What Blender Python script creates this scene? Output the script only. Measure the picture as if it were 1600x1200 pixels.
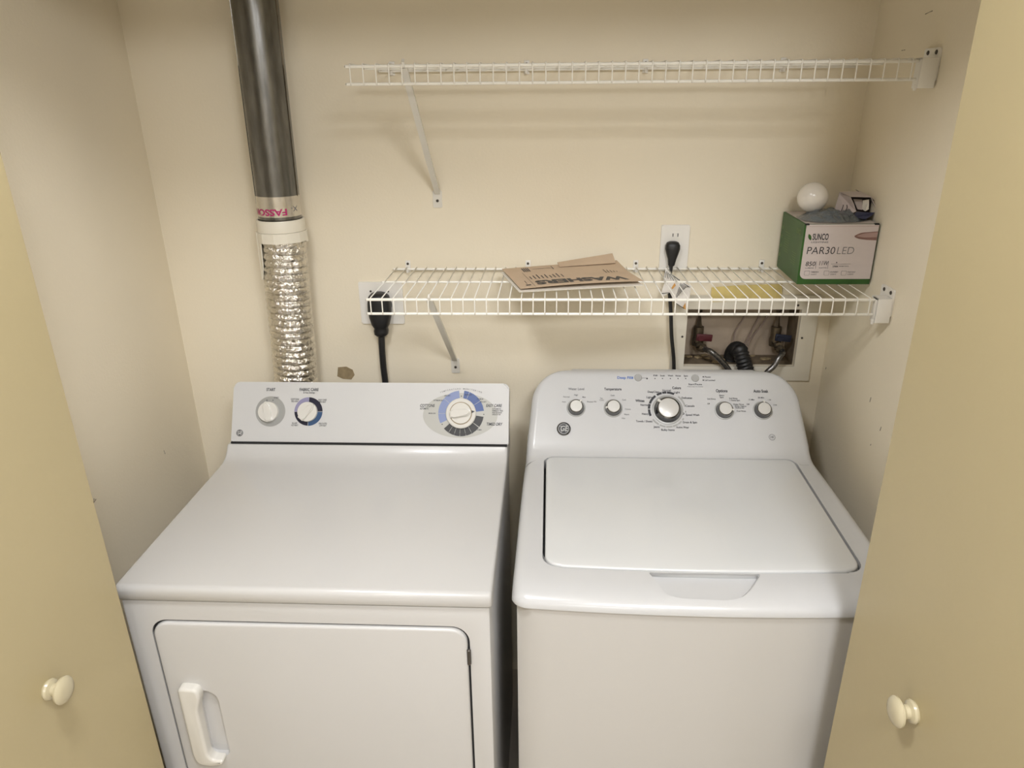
import bpy, bmesh, math, random
from mathutils import Vector, Matrix, noise
random.seed(7)
for o in list(bpy.data.objects): bpy.data.objects.remove(o)
S = bpy.context.scene
COL = S.collection
V = Vector
# ------------------------------------------------------------------ camera
FPX = 1122.05
CAM = V((0.0, -1.8159, 1.7324))
CR = V((0.99869952, 0.04937964, -0.01268522))
CU = V((-0.00670815, 0.37392245, 0.92743571))
CF = V((-0.05053973, 0.92614451, -0.37376742))
cd = bpy.data.cameras.new('camera'); cam = bpy.data.objects.new('camera', cd); COL.objects.link(cam)
cd.sensor_fit = 'HORIZONTAL'; cd.sensor_width = 36; cd.lens = FPX / 1600 * 36; cd.clip_start = .02
m = Matrix((CR, CU, -CF)).transposed().to_4x4(); m.translation = CAM; cam.matrix_world = m
S.camera = cam
# ------------------------------------------------------------------ light and exposure
LAMP_NEAR = 50.0      # emission of the ceiling lamp just outside the closet
LAMP_MID = 40.0       # emission of the ceiling lamp behind it
FILL_FAR = 24.0       # emission of an unseen far lamp, added to brighten the closet walls
LAMP_COL = (0.96, 0.97, 1.0)
w = bpy.data.worlds.new('world'); S.world = w; w.use_nodes = True
w.node_tree.nodes['Background'].inputs[0].default_value = (.9, .93, 1, 1)
w.node_tree.nodes['Background'].inputs[1].default_value = .05
S.view_settings.view_transform = 'Standard'; S.view_settings.look = 'None'
S.view_settings.gamma = 1; S.view_settings.use_curve_mapping = False
S.view_settings.exposure = 0.60

# ------------------------------------------------------------------ pixel helpers (directions only)
def ray(u, v): return CR * ((u - 800) / FPX) + CU * ((600 - v) / FPX) + CF
def at(u, v, ax, val):
    d = ray(u, v); return CAM + d * ((val - CAM[ax]) / d[ax])
def AX(u, v, x): return at(u, v, 0, x)
def AY(u, v, y): return at(u, v, 1, y)
def AZ(u, v, z): return at(u, v, 2, z)

# ------------------------------------------------------------------ materials
MATS = {}
def mat(name, col, rough=.5, metal=0, var=.04, vscale=8, bump=0, bscale=40, coat=0, alpha=1, trans=0, emit=0, stain=None, stretch=None):
    if name in MATS: return MATS[name]
    M = bpy.data.materials.new(name); M.use_nodes = True; nt = M.node_tree; B = nt.nodes['Principled BSDF']
    N = nt.nodes.new; L = nt.links.new
    tc = N('ShaderNodeTexCoord'); src = tc.outputs['Object']
    if stretch:
        mp = N('ShaderNodeMapping'); mp.inputs['Scale'].default_value = stretch; L(src, mp.inputs[0]); src = mp.outputs[0]
    nz = N('ShaderNodeTexNoise'); nz.inputs['Scale'].default_value = vscale; nz.inputs['Detail'].default_value = 5; L(src, nz.inputs['Vector'])
    rp = N('ShaderNodeValToRGB'); c = V(col)
    rp.color_ramp.elements[0].position = .3; rp.color_ramp.elements[1].position = .7
    rp.color_ramp.elements[0].color = (*[max(0, x * (1 - var)) for x in c], 1); rp.color_ramp.elements[1].color = (*[min(1, x * (1 + var)) for x in c], 1)
    L(nz.outputs['Fac'], rp.inputs[0]); out = rp.outputs[0]
    if stain:
        scol, sscale, lo, hi, amt = stain
        n2 = N('ShaderNodeTexNoise'); n2.inputs['Scale'].default_value = sscale; n2.inputs['Detail'].default_value = 8; n2.inputs['Roughness'].default_value = .65; L(tc.outputs['Object'], n2.inputs['Vector'])
        r2 = N('ShaderNodeMapRange'); r2.inputs[1].default_value = lo; r2.inputs[2].default_value = hi; r2.inputs[4].default_value = amt; L(n2.outputs['Fac'], r2.inputs[0])
        mx = N('ShaderNodeMix'); mx.data_type = 'RGBA'; L(r2.outputs[0], mx.inputs[0]); L(out, mx.inputs[6]); mx.inputs[7].default_value = (*scol, 1); out = mx.outputs[2]
    L(out, B.inputs['Base Color'])
    B.inputs['Roughness'].default_value = rough; B.inputs['Metallic'].default_value = metal
    B.inputs['Coat Weight'].default_value = coat; B.inputs['Coat Roughness'].default_value = .08
    B.inputs['Alpha'].default_value = alpha; B.inputs['Transmission Weight'].default_value = trans
    if emit:
        B.inputs['Emission Color'].default_value = (*LAMP_COL, 1); B.inputs['Emission Strength'].default_value = emit
    if bump:
        n3 = N('ShaderNodeTexNoise'); n3.inputs['Scale'].default_value = bscale; n3.inputs['Detail'].default_value = 4; L(src, n3.inputs['Vector'])
        bp = N('ShaderNodeBump'); bp.inputs['Strength'].default_value = bump; bp.inputs['Distance'].default_value = .01; L(n3.outputs['Fac'], bp.inputs['Height']); L(bp.outputs[0], B.inputs['Normal'])
    MATS[name] = M; return M
WALL = mat('wall_paint', (.87, .785, .62), .62, var=.03, vscale=2.2, bump=.05, bscale=160, stain=((.40, .31, .20), 9, .70, .80, .35))
HALL = mat('hall_paint', (.72, .66, .54), .7, var=.02)
CEILM = mat('ceiling_paint', (.82, .81, .78), .8, var=.02)
FLOORM = mat('floor_tile', (.62, .56, .48), .35, var=.06, vscale=4)
DOORM = mat('door_paint', (.47, .395, .23), .42, var=.025, vscale=3, bump=.04, bscale=60, stain=((.78, .70, .48), 30, .73, .76, .5))
KNOBM = mat('cream_knob_paint', (.52, .46, .31), .25, var=.02, coat=.3)
ENAM = mat('white_enamel', (.58, .572, .56), .3, var=.012, vscale=3, coat=.25, stain=((.45, .42, .38), 38, .78, .80, .5))
CONS = mat('console_white', (.59, .585, .575), .4, var=.01)
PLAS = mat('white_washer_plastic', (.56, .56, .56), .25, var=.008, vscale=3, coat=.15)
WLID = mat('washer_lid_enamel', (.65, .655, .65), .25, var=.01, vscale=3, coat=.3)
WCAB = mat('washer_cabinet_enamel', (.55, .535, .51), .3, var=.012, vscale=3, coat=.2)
DARK = mat('dark_gap', (.012, .012, .013), .8, var=.1)
BLACK = mat('black_rubber', (.012, .012, .013), .45, var=.15)
INK = mat('black_ink', (.03, .03, .035), .5, var=.05)
GREYINK = mat('grey_ink', (.15, .15, .155), .5, var=.05)
BLUEINK = mat('blue_ink', (.08, .17, .48), .5, var=.05)
LBLUE = mat('light_blue_print', (.21, .26, .45), .4, var=.03)
MBLUE = mat('mid_blue_print', (.065, .11, .29), .4, var=.03)
NAVY = mat('navy_print', (.008, .008, .025), .4, var=.05)
STEELBLUE = mat('steel_blue_print', (.03, .075, .17), .4, var=.05)
LAVENDER = mat('lavender_print', (.27, .255, .39), .4, var=.03)
CHARC = mat('charcoal_print', (.028, .028, .03), .4, var=.05)
OVALM = mat('warm_grey_print', (.46, .455, .42), .4, var=.02)
DISCM = mat('grey_dial_plate', (.36, .36, .345), .35, .1, var=.03)
DIALW = mat('dial_white', (.68, .66, .61), .22, var=.02, coat=.4)
CHROME = mat('chrome', (.80, .80, .80), .08, 1, var=.02)
SKIRT = mat('chrome_dark_reflection', (.17, .17, .17), .12, 1, var=.05)  # base colour darkened to stand in for dark reflections in the chrome
SILVER = mat('silver_cap', (.62, .61, .58), .35, .15, var=.03)
BTN = mat('grey_button', (.42, .42, .41), .35, .3, var=.05)
WIREM = mat('white_vinyl_wire', (.90, .87, .79), .35, var=.03, vscale=30)
BRKM = mat('white_bracket_plastic', (.88, .85, .79), .4, var=.02)
BRACEM = mat('white_steel_brace', (.78, .75, .68), .35, .05, var=.04)
SCREW = mat('screw_metal', (.10, .09, .08), .4, .7, var=.1)
GALV = mat('galvanized_steel', (.20, .20, .195), .27, .9, var=.25, vscale=60, bump=.03, bscale=300, stretch=(1, 1, .25))
FOIL = mat('aluminium_foil', (.74, .71, .65), .10, 1, var=.12, vscale=60, bump=1.0, bscale=75)
TAPE = mat('foil_tape', (.66, .62, .55), .26, .75, var=.06, vscale=30, bump=.1, bscale=90)
MAGENTA = mat('magenta_ink', (.42, .015, .13), .5, var=.05)
IVORY = mat('ivory_plastic', (.80, .75, .63), .35, var=.02)
PLATE = mat('outlet_plate_plastic', (.87, .84, .78), .4, var=.02)
BROWN = mat('torn_drywall_brown', (.33, .25, .14), .9, var=.2, vscale=60)
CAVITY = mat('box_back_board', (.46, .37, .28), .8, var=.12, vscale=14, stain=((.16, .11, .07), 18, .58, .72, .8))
PIPE = mat('copper_pipe_tarnished', (.36, .30, .23), .45, .6, var=.25, vscale=50)
BRASS = mat('tarnished_brass', (.16, .13, .09), .4, .8, var=.3, vscale=60)
REDH = mat('red_valve_handle', (.09, .012, .018), .5, var=.15, vscale=50)
BLUEH = mat('blue_valve_handle', (.008, .013, .035), .5, var=.15, vscale=50)
BRAID = mat('braided_steel', (.16, .155, .15), .28, .85, var=.45, vscale=220)
TWINE = mat('grey_wire_jacket', (.24, .18, .15), .6, var=.1)
YTAPE = mat('yellowed_tape', (.68, .54, .20), .5, var=.12, vscale=25)
TRIMW = mat('box_trim_white', (.76, .71, .60), .45, var=.03)
KRAFT = mat('kraft_paper', (.60, .455, .32), .75, var=.05, vscale=12, bump=.05)
PAPER = mat('white_paper', (.82, .77, .68), .7, var=.03)
TAGM = mat('tag_paper', (.80, .76, .70), .6, var=.04)
ORANGE = mat('orange_print', (.60, .30, .07), .6, var=.05)
GREEN = mat('green_carton', (.028, .10, .016), .45, var=.12, vscale=20)
LGREEN = mat('light_green_print', (.13, .22, .06), .5, var=.06)
PINKW = mat('pale_carton_panel', (.62, .545, .52), .5, var=.02)
CARTTOP = mat('pale_carton_top', (.62, .55, .50), .55, var=.03)
BRWNPR = mat('brown_print', (.24, .13, .11), .5, var=.2, vscale=30)
BRWNPR2 = mat('light_brown_print', (.42, .28, .25), .5, var=.1, vscale=30)
BULBM = mat('frosted_bulb', (.80, .75, .68), .22, var=.01, coat=.4)
FILM = mat('grey_plastic_film', (.15, .18, .20), .10, var=.25, vscale=25, coat=.6, alpha=.72)
CARTON = mat('pale_carton_paper', (.60, .52, .50), .6, var=.05)
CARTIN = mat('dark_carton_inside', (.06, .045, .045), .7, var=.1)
NAVYFLAP = mat('navy_carton_flap', (.03, .035, .08), .4, var=.1)
LAMPGL = mat('lamp_glass_near', (.9, .9, .88), .4, emit=LAMP_NEAR)
LAMPGL2 = mat('lamp_glass_mid', (.9, .9, .88), .4, emit=LAMP_MID)
LAMPGL3 = mat('fill_glass_far', (.9, .9, .88), .4, emit=FILL_FAR)

# ------------------------------------------------------------------ object helpers
def origin(p):
    o = V((0, 0, 0))
    while p is not None: o = o + p.location; p = p.parent
    return o
def thing(name, label, cat, loc, group=None):
    o = bpy.data.objects.new(name, None); COL.objects.link(o); o.location = loc; o.empty_display_size = .05
    o['label'] = label; o['category'] = cat
    if group: o['group'] = group
    return o
def tag(o, label, cat, group=None):
    o['label'] = label; o['category'] = cat
    if group: o['group'] = group
    return o
def obj(name, bm, material, parent=None, smooth=35, label=None):
    off = origin(parent)
    bmesh.ops.translate(bm, verts=bm.verts, vec=-off)
    bmesh.ops.recalc_face_normals(bm, faces=bm.faces)
    me = bpy.data.meshes.new(name); bm.to_mesh(me); bm.free()
    if material: me.materials.append(material)
    if smooth:
        for p in me.polygons: p.use_smooth = True
        me.set_sharp_from_angle(angle=math.radians(smooth))
    o = bpy.data.objects.new(name, me); COL.objects.link(o); o.parent = parent
    if label: o['label'] = label
    return o
def struct(o, label=None):
    o['kind'] = 'structure'
    if label: o['label'] = label
    return o
def NB(): return bmesh.new()
def box(bm, x0, x1, y0, y1, z0, z1, bev=0, seg=2):
    r = bmesh.ops.create_cube(bm, size=1)
    vs = r['verts']
    bmesh.ops.scale(bm, verts=vs, vec=(x1 - x0, y1 - y0, z1 - z0))
    bmesh.ops.translate(bm, verts=vs, vec=((x0 + x1) / 2, (y0 + y1) / 2, (z0 + z1) / 2))
    if bev:
        es = list({e for v in vs for e in v.link_edges})
        bmesh.ops.bevel(bm, geom=es, offset=bev, segments=seg, affect='EDGES', profile=.5)
    return bm
def frame_of(t):
    t = t.normalized(); a = V((0, 0, 1)) if abs(t.z) < .9 else V((1, 0, 0))
    x = t.cross(a).normalized(); y = x.cross(t).normalized(); return x, y
def tube(bm, pts, r, n=8, cap=True):
    pts = [V(p) for p in pts]; rr = r if isinstance(r, (list, tuple)) else [r] * len(pts)
    rings = []; px = None
    for i, p in enumerate(pts):
        t = (pts[min(i + 1, len(pts) - 1)] - pts[max(i - 1, 0)])
        x, y = frame_of(t)
        if px is not None:
            x = (px - t.normalized() * px.dot(t.normalized())).normalized(); y = t.normalized().cross(x)
        px = x
        rings.append([bm.verts.new(p + x * (rr[i] * math.cos(2 * math.pi * k / n)) + y * (rr[i] * math.sin(2 * math.pi * k / n))) for k in range(n)])
    for a, b in zip(rings, rings[1:]):
        for k in range(n): bm.faces.new((a[k], a[(k + 1) % n], b[(k + 1) % n], b[k]))
    if cap: bm.faces.new(rings[0][::-1]); bm.faces.new(rings[-1])
    return bm
def smoothpath(pts, n=10):
    pts = [V(p) for p in pts]; P = [pts[0] * 2 - pts[1]] + pts + [pts[-1] * 2 - pts[-2]]; out = []
    for i in range(1, len(P) - 2):
        for k in range(n):
            t = k / n; a, b, c, d = P[i - 1:i + 3]
            out.append(.5 * ((2 * b) + (c - a) * t + (2 * a - 5 * b + 4 * c - d) * t * t + (3 * b - a - 3 * c + d) * t ** 3))
    out.append(pts[-1]); return out
def lathe(bm, prof, P0, ax, n=32, a0=0, a1=2 * math.pi):
    """prof: (radius, height) along axis ax from P0"""
    ax = V(ax).normalized(); x, y = frame_of(ax); rings = []
    full = abs(a1 - a0 - 2 * math.pi) < 1e-6; cnt = n if full else n + 1
    for r, h in prof:
        if r < 1e-6: rings.append([bm.verts.new(V(P0) + ax * h)]); continue
        rings.append([bm.verts.new(V(P0) + ax * h + x * (r * math.cos(a0 + (a1 - a0) * k / n)) + y * (r * math.sin(a0 + (a1 - a0) * k / n))) for k in range(cnt)])
    for a, b in zip(rings, rings[1:]):
        for k in range(n):
            k2 = (k + 1) % cnt
            if len(a) == 1 and len(b) == 1: continue
            if len(a) == 1: bm.faces.new((a[0], b[k2], b[k]))
            elif len(b) == 1: bm.faces.new((a[k], a[k2], b[0]))
            else: bm.faces.new((a[k], a[k2], b[k2], b[k]))
    return bm
def prism(bm, pts, vec):
    """closed polygon pts (Vectors) extruded along vec"""
    vec = V(vec); a = [bm.verts.new(V(p)) for p in pts]; b = [bm.verts.new(V(p) + vec) for p in pts]; n = len(a)
    for k in range(n): bm.faces.new((a[k], a[(k + 1) % n], b[(k + 1) % n], b[k]))
    bm.faces.new(a[::-1]); bm.faces.new(b); return bm
def poly(bm, pts): bm.faces.new([bm.verts.new(V(p)) for p in pts]); return bm
def rrect(x0, x1, y0, y1, r, n=6):
    """rounded rectangle outline; r one radius or four (bl, br, tr, tl)"""
    rs = r if isinstance(r, (list, tuple)) else [r] * 4; out = []
    for (cx, cy, a, q) in ((x0 + rs[0], y0 + rs[0], math.pi, rs[0]), (x1 - rs[1], y0 + rs[1], 1.5 * math.pi, rs[1]), (x1 - rs[2], y1 - rs[2], 0, rs[2]), (x0 + rs[3], y1 - rs[3], .5 * math.pi, rs[3])):
        for k in range(n + 1):
            t = a + math.pi / 2 * k / n; out.append((cx + q * math.cos(t), cy + q * math.sin(t)))
    return out
def roundpoly(pts, r, n=5):
    """round the corners of a 2D polygon"""
    out = []; N = len(pts)
    for i in range(N):
        a, b, c = V(pts[i - 1]), V(pts[i]), V(pts[(i + 1) % N]); rr = r[i] if isinstance(r, (list, tuple)) else r
        d1 = (a - b); d2 = (c - b); l = min(rr, d1.length * .48, d2.length * .48); p = b + d1.normalized() * l; q = b + d2.normalized() * l
        for k in range(n + 1):
            t = k / n; out.append(tuple(p * (1 - t) ** 2 + b * 2 * t * (1 - t) + q * t * t))
    return out
def softprism(bm, fr, outl, depth, r, base=0, n=4):
    """outline on frame, raised by depth along the normal, front edge rounded with radius r"""
    N = len(outl); P = [V(p) for p in outl]; area = sum(P[i - 1].x * P[i].y - P[i].x * P[i - 1].y for i in range(N)); sg = 1 if area > 0 else -1
    nr = []
    for i in range(N):
        d = (P[(i + 1) % N] - P[i - 1]); nr.append(V((-d.y, d.x)).normalized() * sg)
    lv = [(0, 0)] + [(r * (1 - math.cos(math.pi / 2 * k / n)), depth - r + r * math.sin(math.pi / 2 * k / n)) for k in range(n + 1)]
    rings = [[bm.verts.new(fr.w(p.x + q.x * ins, p.y + q.y * ins, base + h)) for p, q in zip(P, nr)] for ins, h in lv]
    for a, b in zip(rings, rings[1:]):
        for k in range(N): bm.faces.new((a[k], a[(k + 1) % N], b[(k + 1) % N], b[k]))
    bm.faces.new(rings[0][::-1]); bm.faces.new(rings[-1]); return bm
def cut(o, cutters):
    for c in cutters:
        md = o.modifiers.new('b', 'BOOLEAN'); md.object = c; md.operation = 'DIFFERENCE'; md.solver = 'EXACT'
    dg = bpy.context.evaluated_depsgraph_get(); dg.update()
    me = bpy.data.meshes.new_from_object(o.evaluated_get(dg)); old = o.data
    o.modifiers.clear(); o.data = me; me.name = old.name
    for c in cutters: bpy.data.objects.remove(c)
    for p in me.polygons: p.use_smooth = True
    me.set_sharp_from_angle(angle=math.radians(30))
    return o
def prints(bm, material, parent):
    for b in WORDS.pop(id(bm), []): obj('lettering', b, material, parent, smooth=0)
    o = obj('fine_print', bm, material, parent, smooth=0); o['kind'] = 'stuff'; return o
class Frame:
    def __init__(s, P0, ex, ey):
        s.P = V(P0); s.x = V(ex).normalized(); s.n = s.x.cross(V(ey)).normalized(); s.y = s.n.cross(s.x)
    def px(s, u, v):
        d = ray(u, v); t = (s.P - CAM).dot(s.n) / d.dot(s.n); q = CAM + d * t - s.P
        return q.dot(s.x), q.dot(s.y)
    def w(s, x, y, h=0): return s.P + s.x * x + s.y * y + s.n * h
    def m(s, u, v):       # metres per pixel there
        p = s.w(*s.px(u, v)); return (p - CAM).dot(CF) / FPX
def font_mesh(txt, size, align='CENTER', bold=0, shear=0, space=1):
    cu = bpy.data.curves.new('t', 'FONT'); cu.body = txt; cu.size = size; cu.align_x = align; cu.align_y = 'CENTER'
    cu.offset = bold * size; cu.shear = shear; cu.space_character = space; cu.resolution_u = 3; cu.fill_mode = 'FRONT'
    o = bpy.data.objects.new('t', cu); COL.objects.link(o)
    dg = bpy.context.evaluated_depsgraph_get(); dg.update(); me = bpy.data.meshes.new_from_object(o.evaluated_get(dg))
    vs = [tuple(v.co) for v in me.vertices]; fs = [tuple(p.vertices) for p in me.polygons]
    bpy.data.objects.remove(o); bpy.data.curves.remove(cu); bpy.data.meshes.remove(me); return vs, fs
def put(bm, vs, fs, fn):
    a = [bm.verts.new(fn(v)) for v in vs]
    for f in fs:
        try: bm.faces.new([a[i] for i in f])
        except ValueError: pass
WORDS = {}
def text(bm, fr, txt, u, v, hpx, align='CENTER', bold=.012, shear=0, width=None, h=.0009, rot=0, sx=1):
    """printed line: cap height hpx pixels at pixel (u, v) on the frame's plane"""
    x, y = fr.px(u, v); mm = fr.m(u, v); vs, fs = font_mesh(txt, hpx * mm / .7, align, bold, shear)
    if width:
        wd = max(p[0] for p in vs) - min(p[0] for p in vs); sx = width * mm / wd
    c, s_ = math.cos(rot), math.sin(rot)
    if hpx >= 4:
        tgt = NB(); WORDS.setdefault(id(bm), []).append(tgt)
    else: tgt = bm
    put(tgt, vs, fs, lambda p: fr.w(x + p[0] * sx * c - p[1] * s_, y + p[0] * sx * s_ + p[1] * c, h))
def disc(bm, fr, x, y, r0, r1, a0=0, a1=360, h=.0006, n=40, sy=1):
    """annulus sector on a frame, degrees, counter-clockwise from +x"""
    k = max(2, int(n * abs(a1 - a0) / 360)); ri = []; ro = []
    full = abs(a1 - a0) >= 360
    for i in range(k if full else k + 1):
        t = math.radians(a0 + (a1 - a0) * i / k); c, s_ = math.cos(t), math.sin(t) * sy
        ro.append(bm.verts.new(fr.w(x + r1 * c, y + r1 * s_, h)))
        if r0 > 0: ri.append(bm.verts.new(fr.w(x + r0 * c, y + r0 * s_, h)))
    if r0 <= 0:
        if full: bm.faces.new(ro)
        else: bm.faces.new(ro + [bm.verts.new(fr.w(x, y, h))])
    else:
        q = len(ro)
        for i in range(q if full else q - 1): bm.faces.new((ri[i], ro[i], ro[(i + 1) % q], ri[(i + 1) % q]))
def bar(bm, fr, x0, x1, y0, y1, h=.0008): poly(bm, [fr.w(x0, y0, h), fr.w(x1, y0, h), fr.w(x1, y1, h), fr.w(x0, y1, h)])
def screw(name, P, n, r, parent):
    bm = NB(); lathe(bm, [(r, 0), (r, .0012), (r * .7, .0022), (0, .0024)], P, n, 12); return obj(name, bm, SCREW, parent)

# ------------------------------------------------------------------ the setting
XL, XR = -.9976, .7238
CH = 2.44
YF0, YF1 = -.815, -.93           # inner / outer face of the closet's front wall
OL, OR_, OH = -.868, .615, 2.09   # opening
bm = NB(); box(bm, -2.2, 2.2, -4.6, .14, -.06, 0); struct(obj('floor', bm, FLOORM, smooth=0), 'beige tiled floor under the laundry machines')
bm = NB(); box(bm, -2.2, 2.2, -4.6, .14, CH, CH + .06); struct(obj('ceiling', bm, CEILM, smooth=0), 'flat white ceiling')
# back wall with the opening of the supply box
HX0, HX1, HZ0, HZ1 = .3585, .6475, 1.056, 1.213
bm = NB()
for (x0, x1, z0, z1) in ((XL - .1, HX0, 0, CH), (HX1, XR + .1, 0, CH), (HX0, HX1, 0, HZ0), (HX0, HX1, HZ1, CH)): box(bm, x0, x1, 0, .012, z0, z1)
bmesh.ops.remove_doubles(bm, verts=bm.verts, dist=1e-5)
wb = struct(obj('wall_back', bm, WALL, smooth=0), 'cream painted back wall of the laundry closet')
bm = NB(); box(bm, XL - .1, XR + .1, .11, .14, 0, CH); struct(obj('wall_cavity', bm, HALL, smooth=0), 'board behind the wall cavity')
bm = NB(); box(bm, XL - .1, XL, YF0, .0, 0, CH); wl = struct(obj('wall_left', bm, WALL, smooth=0), 'cream painted side wall beside the dryer')
bm = NB(); box(bm, XR, XR + .1, YF0, .0, 0, CH); wr = struct(obj('wall_right', bm, WALL, smooth=0), 'cream painted side wall beside the washer')
bm = NB()
for (x0, x1, z0, z1) in ((-2.2, OL, 0, CH), (OR_, 2.2, 0, CH), (OL, OR_, OH, CH)): box(bm, x0, x1, YF1, YF0, z0, z1)
struct(obj('wall_front', bm, HALL, smooth=0), 'wall around the closet opening with its header')
bm = NB(); box(bm, -2.2, -2.1, -4.6, YF1, 0, CH); struct(obj('wall_hall_left', bm, HALL, smooth=0))
bm = NB(); box(bm, 2.1, 2.2, -4.6, YF1, 0, CH); struct(obj('wall_hall_right', bm, HALL, smooth=0))
bm = NB(); box(bm, -2.2, 2.2, -4.7, -4.6, 0, CH); struct(obj('wall_hall_back', bm, HALL, smooth=0))
# torn paint patch and scuffs on the back wall
def wallpatch(pts, material, name, y=-.0012, parent=wb):
    b = NB(); prism(b, [AY(u, v, y) for u, v in pts], (0, -y, 0)); return obj(name, b, material, parent, smooth=0)
wallpatch([(528, 574), (541, 573), (551, 578), (554, 586), (549, 593), (536, 592), (527, 588)], BROWN, 'torn_patch')
# short scratches on the side walls
def scratch(parent, X, pts, mt, name='scratch', r=.0007):
    b = NB(); tube(b, [AX(u, v, X) for u, v in pts], r, 5); return obj(name, b, mt, parent)
SCUFF = mat('scuff_grey', (.16, .13, .10), .8, var=.2)
for pts in ([(256, 704), (258, 709)], [(150, 780), (146, 786), (147, 779)]): scratch(wl, XL + .0003, pts, SCUFF)
for pts in ([(1361, 621), (1359, 628)], [(1377, 667), (1375, 673)], [(1361, 694), (1360, 696)], [(1291, 574), (1290, 577)], [(1446, 22), (1457, 17)], [(1409, 79), (1414, 78)]): scratch(wr, XR - .0003, pts, SCUFF)

# ------------------------------------------------------------------ bifold doors
def bifold(name, ex, ey, fold, pivot, side, knob_uv, label):
    """side +1: face looks toward +x"""
    t = thing(name, label, 'door', (ex, ey, 0)); del t['category']; t['kind'] = 'structure'
    A = V((ex, ey, 0)); B = V((*fold, 0)); d = (B - A).normalized(); nrm = V((-d.y, d.x, 0))
    if nrm.x * side < 0: nrm = -nrm
    T = .034
    def panel(P, Q, n_):
        bm = NB(); prism(bm, [P + V((0, 0, .015)), Q + V((0, 0, .015)), Q - n_ * T + V((0, 0, .015)), P - n_ * T + V((0, 0, .015))], (0, 0, OH - .035))
        bmesh.ops.bevel(bm, geom=bm.edges[:], offset=.003, segments=2, affect='EDGES'); return obj('door_panel', bm, DOORM, t)
    p1 = panel(A, B, nrm)
    C_ = V((*pivot, 0)); off = -nrm * (T + .006)
    panel(C_, B + off, nrm)
    for z in (.25, 1.0, 1.75):
        bm = NB(); tube(bm, [B - nrm * (T + .003) + V((0, -.004, z - .035)), B - nrm * (T + .003) + V((0, -.004, z + .035))], .005, 8); obj('hinge', bm, BRACEM, t)
    fr = Frame(A, d, (0, 0, 1)); kx, kz = fr.px(*knob_uv)
    P = A + d * kx + V((0, 0, kz))
    bm = NB(); lathe(bm, [(0, -.001), (.0155, 0), (.0165, .003), (.0150, .006), (.0100, .0085), (.0098, .014), (.0150, .018), (.0205, .0215), (.0212, .0245), (.018, .0285), (.010, .031), (0, .0318)], P, nrm, 32)
    obj('knob', bm, KNOBM, p1)
    return t
d1 = bifold('door_1', -.750, -.820, (-.762, -1.205), (-.802, -.835), 1, (76, 1077), 'tan folded bifold door with round knob beside the dryer')
d2 = bifold('door_2', .500, -.845, (.512, -1.235), (.552, -.86), -1, (1428, 1112), 'tan folded bifold door with round knob beside the washer')

CHIP = mat('chipped_paint', (.72, .66, .48), .7, var=.1)
for pts in ([(176, 1087), (181, 1081)], [(182, 1080), (187, 1078)], [(200, 1058), (202, 1056)], [(211, 1046), (213, 1044)]): scratch(d1, -.7512 - .0055, pts, CHIP)
scratch(d2, .5065, [(1401, 1086), (1403, 1076)], CHIP)
# ------------------------------------------------------------------ dryer
DX0, DX1 = -.785, -.0972
dr = thing('dryer', 'white front-loading clothes dryer with flat top and dial console', 'dryer', ((DX0 + DX1) / 2, -.46, 0))
YB = -.782
bm = NB(); box(bm, DX0 + .005, DX1 - .004, YB, -.15, .03, .8845, .006, 2); body = obj('cabinet', bm, ENAM, dr)
for sx in (DX0 + .06, DX1 - .06):
    for sy in (YB + .06, -.21):
        bm = NB(); lathe(bm, [(0, 0), (.02, 0), (.02, .01), (.01, .012), (.01, .035), (0, .035)], (sx, sy, 0), (0, 0, 1), 12); obj('foot', bm, BLACK, dr)
dz1, dz0, dx0, dx1 = .8415, .27, -.7345, -.1400
bm = NB(); prism(bm, [V((x, -.85, z)) for x, z in rrect(dx0, dx1, dz0, dz1, .034, 8)], (0, .085, 0)); c = obj('cutter', bm, None, dr)
cut(body, [c]); body.data.materials.clear(); body.data.materials.append(ENAM)
door_ = NB(); g = .0042
Fd = Frame((0, -.7665, 0), (1, 0, 0), (0, 0, 1))
softprism(door_, Fd, rrect(dx0 + g, dx1 - g, dz0 + g, dz1 - g, .031, 8), .0205, .005)
door_ = obj('door', door_, ENAM, dr)
bm = NB(); prism(bm, [V((x, -.84, z)) for x, z in rrect(-.672, -.632, .508, .677, (.012, .012, .026, .012), 8)], (0, .066, 0)); c = obj('cutter', bm, None, dr)
cut(door_, [c]); door_.data.materials.clear(); door_.data.materials.append(ENAM)
# near-black ring painting the shade in the door gap
bm = NB(); o1 = [bm.verts.new((x, -.7785, z)) for x, z in rrect(dx0 + .0002, dx1 - .0002, dz0 + .0002, dz1 - .0002, .034, 8)]; o2 = [bm.verts.new((x, -.7785, z)) for x, z in rrect(dx0 + g - .0002, dx1 - g + .0002, dz0 + g - .0002, dz1 - g + .0002, .031, 8)]
for k in range(len(o1)): bm.faces.new((o1[k], o1[(k + 1) % len(o1)], o2[(k + 1) % len(o2)], o2[k]))
obj('door_gap_shade', bm, DARK, dr)
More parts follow.
